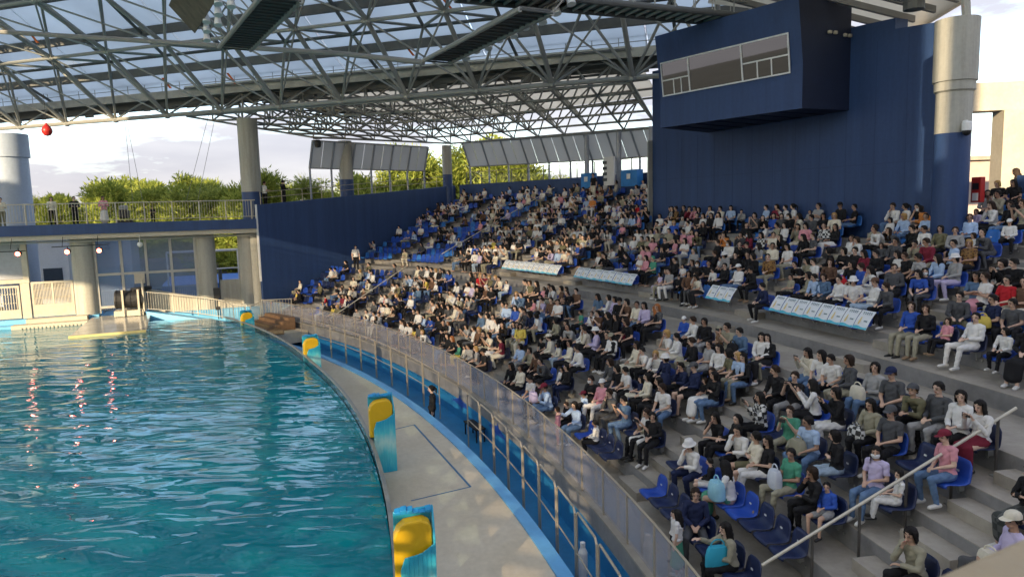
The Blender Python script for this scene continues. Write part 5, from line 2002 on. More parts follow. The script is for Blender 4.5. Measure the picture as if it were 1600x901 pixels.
def skeleton(pose, wide=0.0):
    """joints of a seated or standing adult; y forward, z up, origin on the floor under the hips"""
    J = {}
    if pose in 'sw':
        hz, lean = .86, 0.0
        J['pelvis'] = (0, 0, .92)
        for s_, n_ in ((1, 'r'), (-1, 'l')):
            J['hip' + n_] = (.09 * s_, 0, .88)
            J['knee' + n_] = (.095 * s_, .02, .48)
            J['ank' + n_] = (.10 * s_, -.02, .08)
            J['toe' + n_] = (.12 * s_, .14, .035)
    else:
        J['pelvis'] = (0, .0, .54)
        for s_, n_ in ((1, 'r'), (-1, 'l')):
            J['hip' + n_] = (.09 * s_, .02, .51)
            kx = (.10 + wide + (.05 if pose == 'A' else 0)) * s_ + (.05 if pose == 'b' else 0)
            J['knee' + n_] = (kx, .44, .515 + (.05 if (pose == 'k' and s_ > 0) else 0))
            fy = {'A': (.34, .46), 'b': (.50, .52)}.get(pose, (.42, .36))[0 if s_ > 0 else 1]
            J['ank' + n_] = (kx * .95, fy - (.08 if pose == 'e' else 0), .085)
            J['toe' + n_] = (kx * 1.05, fy + .15 - (.08 if pose == 'e' else 0), .035)
    px, py, pz = J['pelvis']
    l = {'A': .07, 'b': -.06, 'e': .30, 'g': .08, 'f': .04, 'k': .10, 'c': -.03}.get(pose, .0)
    J['waist'] = (0, py - .02 + l * .35, pz + .17)
    J['chest'] = (0, py - .03 + l * .8, pz + .36 - max(l, 0) * .12)
    J['neck'] = (0, py - .02 + l * 1.1, pz + .50 - max(l, 0) * .25)
    hy = J['neck'][1] + .03
    J['head'] = (0, hy + max(l, 0) * .12, J['neck'][2] + .145)
    for s_, n_ in ((1, 'r'), (-1, 'l')):
        J['sh' + n_] = (.165 * s_, J['neck'][1] - .01, J['neck'][2] - .055)
    S = {n_: Vector(J['sh' + n_]) for n_ in 'rl'}
    c = Vector(J['chest'])
    if pose in ('a', 'A', 'b'):
        for s_, n_ in ((1, 'r'), (-1, 'l')):
            J['el' + n_] = S[n_] + Vector((.055 * s_, .06, -.255))
            J['wr' + n_] = Vector(({'a': .06, 'A': .11, 'b': .04}[pose] * s_, {'a': .24, 'A': .30, 'b': .20}[pose] + (.05 * s_ if pose == 'b' else 0), pz + {'a': .13, 'A': .12, 'b': .17}[pose]))
            J['hd' + n_] = J['wr' + n_] + Vector((-.035 * s_, .075, -.015))
    elif pose == 'f':
        for s_, n_ in ((1, 'r'), (-1, 'l')):
            J['el' + n_] = S[n_] + Vector((.04 * s_, .13, -.23))
            J['wr' + n_] = Vector((.075 * s_, c.y + .33, c.z + .12))
            J['hd' + n_] = J['wr' + n_] + Vector((-.02 * s_, .03, .075))
    elif pose == 'c':
        for s_, n_ in ((1, 'r'), (-1, 'l')):
            J['el' + n_] = S[n_] + Vector((.06 * s_, .09, -.23))
            J['wr' + n_] = Vector((-.03 * s_, c.y + .20 + .03 * s_, c.z - .09 + .03 * s_))
            J['hd' + n_] = J['wr' + n_] + Vector((-.085 * s_, -.01, .01))
    elif pose == 'k':
        J['elr'] = S['r'] + Vector((.02, .16, -.22))
        J['wrr'] = Vector((.05, J['head'][1] + .10, J['head'][2] - .19))
        J['hdr'] = J['wrr'] + Vector((-.02, .0, .085))
        J['ell'] = S['l'] + Vector((-.04, .10, -.24))
        J['wrl'] = Vector((.03, .26, pz + .16))
        J['hdl'] = J['wrl'] + Vector((.07, .05, 0))
    elif pose == 'e':
        for s_, n_ in ((1, 'r'), (-1, 'l')):
            J['el' + n_] = Vector((.15 * s_, .34, pz + .12))
            J['wr' + n_] = Vector((.055 * s_, .52, pz + .16))
            J['hd' + n_] = J['wr' + n_] + Vector((-.03 * s_, .07, .0))
    elif pose == 'g':
        J['elr'] = S['r'] + Vector((.06, .20, -.13))
        J['wrr'] = J['elr'] + Vector((-.02, .22, .10))
        J['hdr'] = J['wrr'] + Vector((0, .085, .02))
        J['ell'] = S['l'] + Vector((-.05, .07, -.25))
        J['wrl'] = Vector((-.05, .24, pz + .13))
        J['hdl'] = J['wrl'] + Vector((.03, .075, -.01))
    elif pose == 's':
        for s_, n_ in ((1, 'r'), (-1, 'l')):
            J['el' + n_] = S[n_] + Vector((.06 * s_, -.02, -.27))
            J['wr' + n_] = J['el' + n_] + Vector((.01 * s_, .06, -.23))
            J['hd' + n_] = J['wr' + n_] + Vector((-.01 * s_, .02, -.085))
    elif pose == 'w':
        for s_, n_ in ((1, 'r'), (-1, 'l')):
            J['el' + n_] = S[n_] + Vector((.05 * s_, .06, -.25))
            J['wr' + n_] = J['el' + n_] + Vector((-.07 * s_, .21, .02))
            J['hd' + n_] = J['wr' + n_] + Vector((-.04 * s_, .07, .01))
    J = {k: Vector(v) for k, v in J.items()}
    hy_, hp_ = {'A': (-.45, -.10), 'b': (.40, .04), 'f': (0, -.05), 'e': (.15, .22), 'c': (-.25, 0), 'k': (.1, -.2)}.get(pose, (0.08, -.06))
    J['HM'] = Matrix.Translation(J['head']) @ Euler((hp_, 0, hy_)).to_matrix().to_4x4()
    return J


BONES = []


def body_proto(pose, wide, female):
    J = skeleton(pose, wide)
    vs, fs, B = [], [], []

    def bone(tag_, a, b, r0, r1, ex=(1, 1), axis=None):
        a, b = Vector(a), Vector(b)
        rcone(vs, fs, a, b, r0, r1, ex, axis)
        B.append((tag_, a, b))
    X = (1, 0, 0)
    sw = .92 if female else 1.0
    bone('pelvis', J['pelvis'] + Vector((-.05, 0, 0)), J['pelvis'] + Vector((.05, 0, 0)), .125, .125, (1, .95))
    bone('torso', J['pelvis'], J['waist'], .125, .118 * sw, (1.12, .88), X)
    bone('torso', J['waist'], J['chest'], .118 * sw, .135 * sw, (1.12, .82), X)
    bone('torso', J['chest'], J['neck'] - Vector((0, 0, .05)), .132 * sw, .085, (1.2, .75), X)
    for n_ in 'rl':
        bone('torso', J['neck'] - Vector((0, 0, .045)), J['sh' + n_], .06, .056 * sw)
        bone('uarm', J['sh' + n_], J['el' + n_], .053 * sw, .041 * sw)
        bone('farm', J['el' + n_], J['wr' + n_], .040 * sw, .026)
        bone('thigh', J['hip' + n_], J['knee' + n_], .088, .060)
        bone('calf', J['knee' + n_], J['ank' + n_], .057, .036)
        h0 = J['ank' + n_] + Vector((0, -.045, -.035))
        bone('foot', h0, J['toe' + n_], .043, .034, (1.0, .9), X)
        # hand: palm, four fingers of unequal length bent at the knuckle, thumb from the side
        w, h = J['wr' + n_], J['hd' + n_]
        dr = (h - w).normalized()
        side = dr.cross(Vector((0, 0, 1)))
        side = side.normalized() if side.length > .1 else Vector((1, 0, 0))
        nrm = side.cross(dr).normalized()
        pc = w + dr * .075
        bone('hand', w, pc, .022, .026, (1.35, .62), side)
        for i, (off, ln) in enumerate(((-.027, .060), (-.009, .072), (.009, .068), (.027, .052))):
            b0 = pc + side * off + dr * .008
            b1 = b0 + dr * ln * .55 - nrm * .012
            b2 = b1 + dr * ln * .35 - nrm * .030
            bone('hand', b0, b1, .0098, .0090)
            bone('hand', b1, b2, .0090, .0078)
        inner = -1 if n_ == 'r' else 1
        t0 = w + dr * .028 + side * .024 * inner
        t1 = t0 + dr * .030 + side * .022 * inner - nrm * .012
        t2 = t1 + dr * .028 + side * .004 * inner - nrm * .010
        bone('hand', t0, t1, .0115, .0100)
        bone('hand', t1, t2, .0100, .0085)
    bone('neck', J['neck'] - Vector((0, 0, .03)), J['head'] - Vector((0, .01, .03)), .052, .050)
    # head: skull, jaw, nose, brow, ears
    H = Vector((0, 0, 0))
    i_head = len(B)
    v_head = len(vs)
    bone('head', H + Vector((0, -.022, .030)), H + Vector((0, .012, .036)), .086, .082, (.90, 1.02), X)
    bone('head', H + Vector((0, .02, -.045)), H + Vector((0, .034, -.050)), .054, .042, (1.02, 1.0), X)
    bone('head', H + Vector((0, .082, .012)), H + Vector((0, .104, -.016)), .010, .014)
    bone('head', H + Vector((-.03, .074, .028)), H + Vector((.03, .074, .028)), .013, .013)
    bone('head', H + Vector((0, .072, -.044)), H + Vector((0, .076, -.044)), .017, .015)
    for s_ in (1, -1):
        bone('head', H + Vector((.078 * s_, -.008, .012)), H + Vector((.083 * s_, -.014, -.018)), .013, .010)
    for i in range(v_head, len(vs)):
        vs[i] = J['HM'] @ Vector(vs[i])
    for i in range(i_head, len(B)):
        B[i] = (B[i][0], J['HM'] @ B[i][1], J['HM'] @ B[i][2])
    me = remesh(vs, fs, .0092, 2)
    n = len(me.polygons)
    cen = np.empty(n * 3)
    me.polygons.foreach_get('center', cen)
    cen = cen.reshape(-1, 3)
    best = np.full(n, 9.0)
    reg = np.zeros(n, int)
    tags = []
    for i, (t_, a, b) in enumerate(B):
        a_, b_ = np.array(a), np.array(b)
        d_ = b_ - a_
        L2 = max(float(d_ @ d_), 1e-9)
        u = np.clip(((cen - a_) @ d_) / L2, 0, 1)
        dist = np.linalg.norm(cen - a_ - u[:, None] * d_, axis=1) - (.06 if t_ in ('torso', 'pelvis') else (.03 if t_ == 'thigh' else 0)) - (.05 if t_ == 'head' else 0)
        m = dist < best
        best[m] = dist[m]
        reg[m] = i
        tags.append(t_)
    rt = np.array(tags)[reg]
    inv = np.array(J['HM'].inverted())
    rel = cen @ inv[:3, :3].T + inv[:3, 3]
    mi = np.zeros(n, int)
    ey = ((np.abs(np.abs(rel[:, 0]) - .031) < .014) & (np.abs(rel[:, 2] - .010) < .0075) & (rel[:, 1] > .05))
    br_ = ((np.abs(np.abs(rel[:, 0]) - .031) < .019) & (np.abs(rel[:, 2] - .034) < .005) & (rel[:, 1] > .05))
    lp = ((np.abs(rel[:, 0]) < .022) & (np.abs(rel[:, 2] + .046) < .007) & (rel[:, 1] > .06))
    mi[ey | br_] = 1
    mi[lp] = 2
    for m_ in (M_skin[0], M_eye, M_lip):
        me.materials.append(m_)
    me.polygons.foreach_set('material_index', mi)
    me.name = 'body'
    return me, cen, rt, J


def shell(me, keep, off, name, m, ratio=.35, wr=0.0):
    """garment: the kept part of the body surface, pushed out along its normals"""
    n = len(me.vertices)
    co = np.empty(n * 3)
    me.vertices.foreach_get('co', co)
    no = np.empty(n * 3)
    me.vertices.foreach_get('normal', no)
    co, no = co.reshape(-1, 3), no.reshape(-1, 3)
    f = [tuple(p.vertices) for p, k in zip(me.polygons, keep) if k]
    idx = sorted({i for q in f for i in q})
    mp_ = {v: i for i, v in enumerate(idx)}
    c = co[idx]
    fold = wr * (np.sin(c[:, 2] * 46 + c[:, 0] * 31) * np.sin(c[:, 1] * 38 + c[:, 2] * 17))
    c = c + no[idx] * (off + fold)[:, None]
    r = bpy.data.meshes.new(name)
    r.from_pydata([tuple(v) for v in c], [], [tuple(mp_[i] for i in q) for q in f])
    r.polygons.foreach_set('use_smooth', [True] * len(r.polygons))
    if ratio < 1:
        r = decimate(r, ratio)
        r.polygons.foreach_set('use_smooth', [True] * len(r.polygons))
    r.name = name
    r.materials.append(m)
    return r


def hair_mesh(style):
    """hair shell round the skull centre; the face stays free"""
    nu, nv = 22, 14
    vs, fs = [], []
    low = {'s': -.035, 'b': -.105, 'l': -.30, 'p': -.06, 'x': 0}.get(style, -.035)
    rr = random.Random(sum(map(ord, style)))
    for j in range(nv + 1):
        for i in range(nu):
            a = 2 * math.pi * i / nu                      # 0 = face (+y)
            fy, fx = math.cos(a), math.sin(a)
            front = max(0, fy)
            # lowest polar angle reached here: short over the brow, long at sides and back
            if fy > .62:
                end = .058 + rr.uniform(-.012, .012)
            elif fy > .15:
                end = (.045 if style in 'sp' else (.0 if style == 'b' else -.02)) if fy > .42 else (.0 if style in 'sp' else low * .75)
            else:
                end = low * (1.0 if style != 's' else .4 + .6 * min(1, -fy + .3))
            t = j / nv
            z_top = .134
            z = z_top + (end - z_top) * (t ** .8)
            zz = min(max((z - .030) / .112, -1), 1)
            cap = math.sqrt(max(0, 1 - zz * zz)) if z > .030 else 1.0
            R0 = math.hypot(.0885 * fx, (.108 if fy < 0 else .100) * fy)
            puff = 1.0 + (.05 if style in 'bl' else 0)
            bulge = rr.uniform(-.005, .008) + .004 * math.sin(i * 2.1 + j * .4)
            rad = max(R0 * cap * puff, .012) + bulge
            if z < -.02 and style in 'lb':
                rad *= (1.0 - .10 * min(1, (-.02 - z) / .1)) if style == 'b' else 1.04
            vs.append((rad * fx, rad * fy - .012 - (.02 if (z < -.08 and style == 'l') else 0), z))
    for j in range(nv):
        for i in range(nu):
            k = (i + 1) % nu
            fs.append((j * nu + i, j * nu + k, (j + 1) * nu + k, (j + 1) * nu + i))
    fs.append(tuple(range(nu - 1, -1, -1)))
    if style == 'p':
        pv, pf = [], []
        rcone(pv, pf, (0, -.12, .05), (0, -.17, -.02), .03, .034)
        rcone(pv, pf, (0, -.17, -.02), (0, -.16, -.17), .034, .012)
        o = len(vs)
        vs += [tuple(v) for v in pv]
        fs += [tuple(i + o for i in f) for f in pf]
    me = bpy.data.meshes.new('hair')
    me.from_pydata([tuple(v) for v in vs], [], fs)
    me.polygons.foreach_set('use_smooth', [True] * len(me.polygons))
    me.materials.append(M_hair[0])
    return me


def hat_mesh(kind):
    mb = MB()
    n = 20

    def rg(z, rx, ry, y0=-.012):
        return [(rx * math.sin(2 * math.pi * i / n), ry * math.cos(2 * math.pi * i / n) + y0, z) for i in range(n)]
    if kind == 'c':
        prof = [(.048, .097, .118), (.085, .096, .115), (.120, .080, .095), (.146, .045, .052), (.152, .006, .006)]
    else:
        prof = [(.030, .150, .165), (.050, .104, .124), (.100, .094, .112), (.146, .078, .092), (.152, .005, .005)]
    vs, fs = [], []
    for z, rx, ry in prof:
        vs += rg(z, rx, ry)
    for j in range(len(prof) - 1):
        for i in range(n):
            k = (i + 1) % n
            fs.append((j * n + i, j * n + k, (j + 1) * n + k, (j + 1) * n + i))
    if kind == 'c':
        o = len(vs)
        m = 8
        for i in range(m + 1):
            a = -1.0 + 2.0 * i / m
            vs.append((.098 * math.sin(a), .115 * math.cos(a) - .012, .055))
            vs.append((.085 * math.sin(a), .115 * math.cos(a) + .075, .040))
        for i in range(m):
            fs.append((o + 2 * i, o + 2 * i + 1, o + 2 * i + 3, o + 2 * i + 2))
    me = bpy.data.meshes.new('hat')
    me.from_pydata(vs, [], fs)
    me.polygons.foreach_set('use_smooth', [True] * len(me.polygons))
    me.materials.append(CM['tW'])
    return me


HAIR = {s_: hair_mesh(s_) for s_ in 'sblp'}
HAT = {s_: hat_mesh(s_) for s_ in 'ch'}
MASK = MB()
for i in range(6):
    a0, a1 = -1.05 + 2.1 * i / 6, -1.05 + 2.1 * (i + 1) / 6
    for z0, z1, r0, r1 in ((-.002, -.035, .098, .106), (-.035, -.085, .106, .080)):
        MASK.quad((r0 * .84 * math.sin(a0), r0 * math.cos(a0) + .006, z0), (r0 * .84 * math.sin(a1), r0 * math.cos(a1) + .006, z0), (r1 * .84 * math.sin(a1), r1 * math.cos(a1) + .006, z1), (r1 * .84 * math.sin(a0), r1 * math.cos(a0) + .006, z1))
MASK = MASK.mesh('face_mask', M_mask, True)
PHONE = MB().box(0, 0, 0, .15, .010, .075).mesh('phone', M_black)


def skirt_mesh(J, long_):
    vs, fs = [], []
    k = (J['kneer'] + J['kneel']) / 2
    a = (J['ankr'] + J['ankl']) / 2
    wx_ = abs(J['kneer'].x) + .02
    if J['pelvis'].z < .7:
        rcone(vs, fs, J['pelvis'] + Vector((0, .02, 0)), k + Vector((0, .02, 0)), .145, .105, (1.35, .95), (1, 0, 0), 14)
        e = k.lerp(a, .72 if long_ else .18)
        rcone(vs, fs, k + Vector((0, .01, 0)), e + Vector((0, .02, 0)), .105, .10, (1.7, 1.0), (1, 0, 0), 14)
    else:
        e = k.lerp(a, .5 if long_ else -.05)
        rcone(vs, fs, J['pelvis'], e, .135, .21, (1.2, .85), (1, 0, 0), 16, 1)
    me = remesh(vs, fs, .02, 2)
    me.polygons.foreach_set('use_smooth', [True] * len(me.polygons))
    me.name = 'skirt'
    me.materials.append(CM['bK'])
    return me


PROTO = {}


def proto(key):
    """key: pose letter + f/m"""
    if key in PROTO:
        return PROTO[key]
    pose, fem = key[0], key[1] == 'f'
    me, cen, rt, J = body_proto(pose, 0.0 if fem else .07, fem)
    z, pz = cen[:, 2], J['pelvis'].z
    up = np.isin(rt, ['torso']) | ((rt == 'pelvis') & (z > pz + .02))
    um = np.zeros(len(rt), bool)
    for n_ in 'rl':
        a, b = np.array(J['sh' + n_]), np.array(J['el' + n_])
        d_ = b - a
        u = ((cen - a) @ d_) / (d_ @ d_)
        um |= (rt == 'uarm') & (u < .72) & (np.sign(cen[:, 0]) == (1 if n_ == 'r' else -1))
    neckcut = ~((z > J['neck'].z + .005) & (np.abs(cen[:, 0]) < .09))
    pel = (rt == 'pelvis') | ((rt == 'torso') & (z < pz + .10))
    short = np.zeros(len(rt), bool)
    for n_ in 'rl':
        a, b = np.array(J['hip' + n_]), np.array(J['knee' + n_])
        d_ = b - a
        u = ((cen - a) @ d_) / (d_ @ d_)
        short |= (rt == 'thigh') & (u < .80) & (np.sign(cen[:, 0]) == (1 if n_ == 'r' else -1))
    P_ = {'body': me, 'J': J,
          'top_s': shell(me, (up | um) & neckcut, .013, 'top', CM['tW'], .3, .006),
          'top_l': shell(me, (up | np.isin(rt, ['uarm', 'farm'])) & neckcut, .015, 'top', CM['tW'], .3, .006),
          'trousers': shell(me, pel | np.isin(rt, ['thigh', 'calf']), .012, 'trousers', CM['bK'], .3, .006),
          'shorts': shell(me, pel | short, .016, 'shorts', CM['bK'], .3, .005),
          'skirt_l': skirt_mesh(J, True), 'skirt_s': skirt_mesh(J, False)}
    for s_, n_ in ((1, 'r'), (-1, 'l')):
        P_['shoe' + n_] = shell(me, (rt == 'foot') & (np.sign(cen[:, 0]) == s_), .008, 'shoe', M_shoe[0], .3)
    PROTO[key] = P_
    return P_


def low_body(key):
    """light copies of body and garments for the far crowd"""
    P_ = proto(key)
    if 'low' in P_:
        return P_['low']
    out_ = []
    for nm, rat in (('body', .022), ('top_s', .055), ('top_l', .05), ('trousers', .05)):
        m = decimate(P_[nm].copy(), rat)
        v = np.empty(len(m.vertices) * 3)
        m.vertices.foreach_get('co', v)
        m.calc_loop_triangles()
        t = np.empty(len(m.loop_triangles) * 3, int)
        m.loop_triangles.foreach_get('vertices', t)
        out_.append((nm, v.reshape(-1, 3), t.reshape(-1, 3)))
    P_['low'] = dict((n, (v, t)) for n, v, t in out_)
    return P_['low']


HLOW = {}
for s_, m in HAIR.items():
    q = decimate(m.copy(), .35)
    v = np.empty(len(q.vertices) * 3)
    q.vertices.foreach_get('co', v)
    q.calc_loop_triangles()
    t = np.empty(len(q.loop_triangles) * 3, int)
    q.loop_triangles.foreach_get('vertices', t)
    HLOW[s_] = (v.reshape(-1, 3), t.reshape(-1, 3))


def swap(o, m, slot=0):
    o.material_slots[slot].link = 'OBJECT'
    o.material_slots[slot].material = m


def person(pos, yaw, top, bot, hair, pose, label, group, rr, scale=1.0, sleeve=None):
    """one person: body, garments, shoes and hair as parts under an Empty on the floor"""
    base = pose[0] if pose[0] in 'aAbfckegsw' else 'a'
    fem = hair[0] in 'blpBr'
    key = base + ('f' if fem else 'm')
    P_ = proto(key)
    J = P_['J']
    t = thing('person', label, 'person', pos, yaw, group)
    t.scale = (scale,) * 3
    if scale < .9 and base not in 'sw':
        t.location.z += .47 * (1 - scale)
    b = put('body', P_['body'], t)
    swap(b, M_skin[(0, 0, 1, 1, 2)[rr.randrange(5)] if hair[0] != 'x' else 2])
    ls = sleeve if sleeve is not None else (rr.random() < .66)
    swap(put('top', P_['top_l' if ls else 'top_s'], t), CM['t' + top])
    if len(bot) > 1 and bot[1] == 'k':
        swap(put('skirt', P_['skirt_l' if bot[0] != 'E' else 'skirt_l'], t), CM['b' + bot[0]])
    elif len(bot) > 1 and bot[1] == 'h':
        swap(put('shorts', P_['shorts'], t), CM['b' + bot[0]])
    else:
        swap(put('trousers', P_['trousers'], t), CM['b' + bot[0]])
    sm = M_shoe[rr.choice((0, 0, 0, 1, 1, 2))]
    for n_ in 'rl':
        swap(put('shoe', P_['shoe' + n_], t), sm)
    HM = J['HM']
    hs = {'s': 's', 'b': 'b', 'l': 'l', 'p': 'p', 'B': 'b', 'r': 'l', 'c': 's', 'h': 'b', 'x': None}[hair[0]]
    if hs:
        h = put('hair', HAIR[hs], t, HM)
        swap(h, M_hair[3] if hair[0] == 'B' else (M_hair[2] if hair[0] == 'r' else M_hair[1 if rr.random() < .22 else 0]))
    if hair[0] in 'ch':
        swap(put('cap' if hair[0] == 'c' else 'sun_hat', HAT[hair[0]], t, HM), CM['t' + hair[1]])
    if 'm' in pose:
        put('face_mask', MASK, t, HM)
    return t, J


# ================================================================== POPULATING THE STAND
def rown(k_):
    """row in words, counted in rows of seats from the glass fence"""
    return ORD[k_ if k_ < 6 else k_ - 1]


def block_of(th):
    for i, a in enumerate(AISLES):
        if th < a:
            return i
    return len(AISLES)


BNAME = ['outside the nearest handrail stairs', 'in first block past the nearest handrail', 'in second block from the nearest handrail', 'in third block from the nearest handrail', 'in fourth block from the nearest handrail',
         'in fifth block from the nearest handrail', 'in sixth block from the nearest handrail', 'in far block before the last stairs', 'in far block beside the navy end wall']


def row_ok(kk, th):
    Rr = riser_R(kk)
    if kk == 6:
        return False
    if Rr > R_WALL - .25 and WALL_R - 1.0 < th < WALL_L + .35:
        return False
    if th > WALL_TH - .35 or th < 4.0:
        return False
    if kk == 0 and th > 45:
        return False
    return aisle_at(th, Rr) is None and aisle_at(th + math.degrees(.25 / Rr), Rr) is None and aisle_at(th - math.degrees(.25 / Rr), Rr) is None


BANNER = [(7, 34.2, 29.8), (7, 28.6, 24.75), (7, 20.75, 19.6), (7, 17.95, 14.6)]


def in_banner(kk, th):
    return any(k_ == kk and b - .2 < th < a + .2 for k_, a, b in BANNER)


placed = {}
for rec in PEOPLE.split('|'):
    k_, th, top, bot, hair, pose = rec.split()
    k_, th = int(k_), float(th)
    Rr = riser_R(k_)
    a = aisle_at(th, Rr)
    if a is not None and k_ > 0:                     # nudge off the stairs on to the nearest seat
        sgn = 1 if th > AISLES[a] else -1
        th = AISLES[a] + sgn * math.degrees(.78 / Rr)
    if in_banner(k_, th):
        continue
    if Rr > R_WALL - .25 and WALL_R - 1.0 < th < WALL_L + .35:
        continue
    placed.setdefault(k_, []).append([th, top, bot, hair, pose, True])

fr = random.Random(21)
TOPW = 'K' * 28 + 'W' * 34 + 'G' * 7 + 'g' * 8 + 'C' * 9 + 'T' * 6 + 'N' * 5 + 'S' * 4 + 'O' * 4 + 'P' * 3 + 'L' * 2 + 'M' * 2 + 'V' * 3 + 'B' * 2 + 'D' * 3 + 'III' + 'ZX' + 'RYEA'
BOTW = 'K' * 50 + 'N' * 6 + 'D' * 13 + 'T' * 9 + 'C' * 7 + 'W' * 6 + 'G' * 5 + 'g' * 6 + 'S' * 4


def occupancy(k_, th):
    """share of taken seats as the photograph shows it"""
    if th > 44.5:
        return .22 if k_ < 13 else .45
    if th > 39.5:
        return .55 if k_ < 8 else (.38 if k_ < 15 else .6)
    if th > 34.5:
        return .88 if k_ < 16 else .65
    if th > 29.5:
        return .93 if k_ < 17 else .6
    if th > 24.5:
        return .93
    if th > 12:
        return .88 if k_ > 1 else .35
    return .6


seats = []                                           # (k, th, taken)
for k_ in range(N_ROWS):
    Rr = riser_R(k_)
    L = sorted(placed.get(k_, []))
    stepd = math.degrees(.458 / (Rr - .25))
    occ = [q[0] for q in L]
    extra = []
    for bi in range(len(AISLES) + 1):
        lo = AISLES[bi - 1] if bi else 4.2
        hi = AISLES[bi] if bi < len(AISLES) else WALL_TH
        e = math.degrees(.62 / Rr)
        t0, t1 = lo + (e if bi else 0), hi - (e if bi < len(AISLES) else .45)
        mine = [o for o in occ if t0 - .3 <= o <= t1 + .3]
        marks = [t0 - stepd / 2] + mine + [t1 + stepd / 2]
        for a, b in zip(marks[:-1], marks[1:]):
            lead = stepd * (.5 if a == marks[0] else 1)
            tail = stepd * (.5 if b == marks[-1] else 1)
            gap = (b - tail) - (a + lead)
            if gap < -1e-6:
                continue
            m = int(gap / stepd + 1e-6) + 1
            for i in range(m):
                tt = a + lead + (gap * i / max(m - 1, 1) if m > 1 else gap / 2)
                if row_ok(k_, tt):
                    extra.append(tt)
    for tt in extra:
        taken = False
        if not in_banner(k_, tt) and fr.random() < occupancy(k_, tt) and not (k_ <= 1 and 9.3 < tt < 17.5) and not (k_ < 5 and tt < 9.5):
            taken = True
            kid = 'y' if fr.random() < .10 else ''
            placed.setdefault(k_, []).append([tt, fr.choice(TOPW), fr.choice(BOTW) + ('k' if fr.random() < .07 else ''), fr.choice('ssssbblllpB') if fr.random() < .9 else fr.choice(('cK', 'cW', 'hW', 'hC')), fr.choice('aaaAAAbbbfckek') + kid + ('m' if fr.random() < .12 else ''), False])
        seats.append((k_, tt, taken))
    for o in occ:
        seats.append((k_, o, True))

camp = Vector((0, 0, CAM_H))
fwd = Vector((_f.x, _f.y, _f.z))


def view(p):
    d_ = p - camp
    z = d_.dot(fwd)
    if z < .5:
        return None
    return 800 + 1110 * d_.dot(_rt2) / z, 450 - 1110 * d_.dot(_u2) / z, z


allp = []
for k_, L in placed.items():
    for q in L:
        p = P(riser_R(k_) - .25, q[0], tread_z(k_))
        v = view(p + Vector((0, 0, .9)))
        if v is None or not (-40 < v[0] < 1660 and 0 < v[1] < 960):
            continue
        allp.append((v[2], k_, p, q))
allp.sort(key=lambda a: a[0])
N_IND = 284
near, farp = allp[:N_IND], allp[N_IND:]

CN = {k_: v[0] for k_, v in TOPC.items()}
HN = {'s': 'short dark hair', 'b': 'bobbed dark hair', 'l': 'long dark hair', 'p': 'a ponytail', 'B': 'blond hair', 'r': 'ginger hair', 'x': 'a bald head'}
PN = {'f': 'holding up phone', 'c': 'arms crossed', 'k': 'chin on hand', 'e': 'leaning forward', 'g': 'pointing ahead'}


def order_in_block(k_, th):
    b = block_of(th)
    L = sorted(q[0] for q in placed[k_] if block_of(q[0]) == b)
    return L.index(th), len(L)


seen = set()


def person_label(k_, q):
    th, top, bot, hair, pose = q[:5]
    b = BOTC[bot[0]][0]
    bt = b if 'jeans' in b else b + ' ' + ('skirt' if bot[1:] == 'k' else 'shorts' if bot[1:] == 'h' else 'trousers')
    hd = HN.get(hair[0]) or (CN[hair[1]] + (' cap' if hair[0] == 'c' else ' sun hat'))
    who = 'child' if 'y' in pose else 'person'
    i, n = order_in_block(k_, th)
    pos = WORDS[i] if i < len(WORDS) else str(i)
    blk = ('by nearest stairs' if block_of(th) <= 1 else WORDS[block_of(th) - 1] + ' block')
    row = rown(k_) + ' row'
    act = PN.get(pose[0], '')
    opts = [f'{who} in {CN[top]} top with {hd}{", " + act if act else ""}, {row}, {blk}',
            f'{who} in {CN[top]} top and {bt}, {hd}, {row}, {blk}',
            f'{who} in {CN[top]} top with {hd}, {pos} from stairs, {row}, {blk}']
    opts.append(f'{who} in {CN[top]} top, {pos} from stairs, {row}, {blk}')
    for o in opts:
        if o not in seen and len(o.replace('-', ' ').replace(',', '').split()) <= 16:
            break
    seen.add(o)
    return o


pr = random.Random(5)
for z, k_, p, q in near:
    th, top, bot, hair, pose = q[:5]
    yaw = R_(th + 90) + R_(pr.gauss(5, 19)) + (R_(25) if pose[0] == 'g' else 0)
    kid = 'y' in pose
    sc = pr.uniform(.86, .96) if not kid else pr.uniform(.60, .72)
    if pose[0] == 'a':
        pose = pr.choice('aAb') + pose[1:]
    t, J = person(p, yaw, top, bot, hair, pose, person_label(k_, q), 'spectators seated in the stand', pr, sc)
    t.rotation_euler.x = R_(pr.gauss(0, 2.5))
    t.rotation_euler.y = R_(pr.gauss(0, 2.5))
    if pose[0] == 'f' and not kid:
        M = Matrix.LocRotScale(p, Euler((0, 0, yaw)), (sc,) * 3)
        ph = put('smartphone', PHONE, None, M @ Matrix.Translation((J['hdr'] + J['hdl']) / 2 + Vector((0, .045, .03))))
        tag(ph, 'phone held up by ' + t['label'].split(' top')[0] + ' top, ' + rown(k_) + ' row, ' + WORDS[order_in_block(k_, th)[0]] + ' from stairs', 'phone', 'phones held up by spectators')

# far crowd: one object, people joined
pal = sorted({'t' + c for c in TOPC} | {'b' + c for c in BOTC})
cmats, cidx = [], {}


def ci(m):
    if m.name not in cidx:
        cidx[m.name] = len(cmats)
        cmats.append(m)
    return cidx[m.name]


V, Tt, MI = [], [], []
nv = 0


def addlow(vt, M, m):
    global nv
    v, t = vt
    A = np.array(M)
    V.append(v @ A[:3, :3].T + A[:3, 3])
    Tt.append(t + nv)
    MI.append(np.full(len(t), ci(m)))
    nv += len(v)


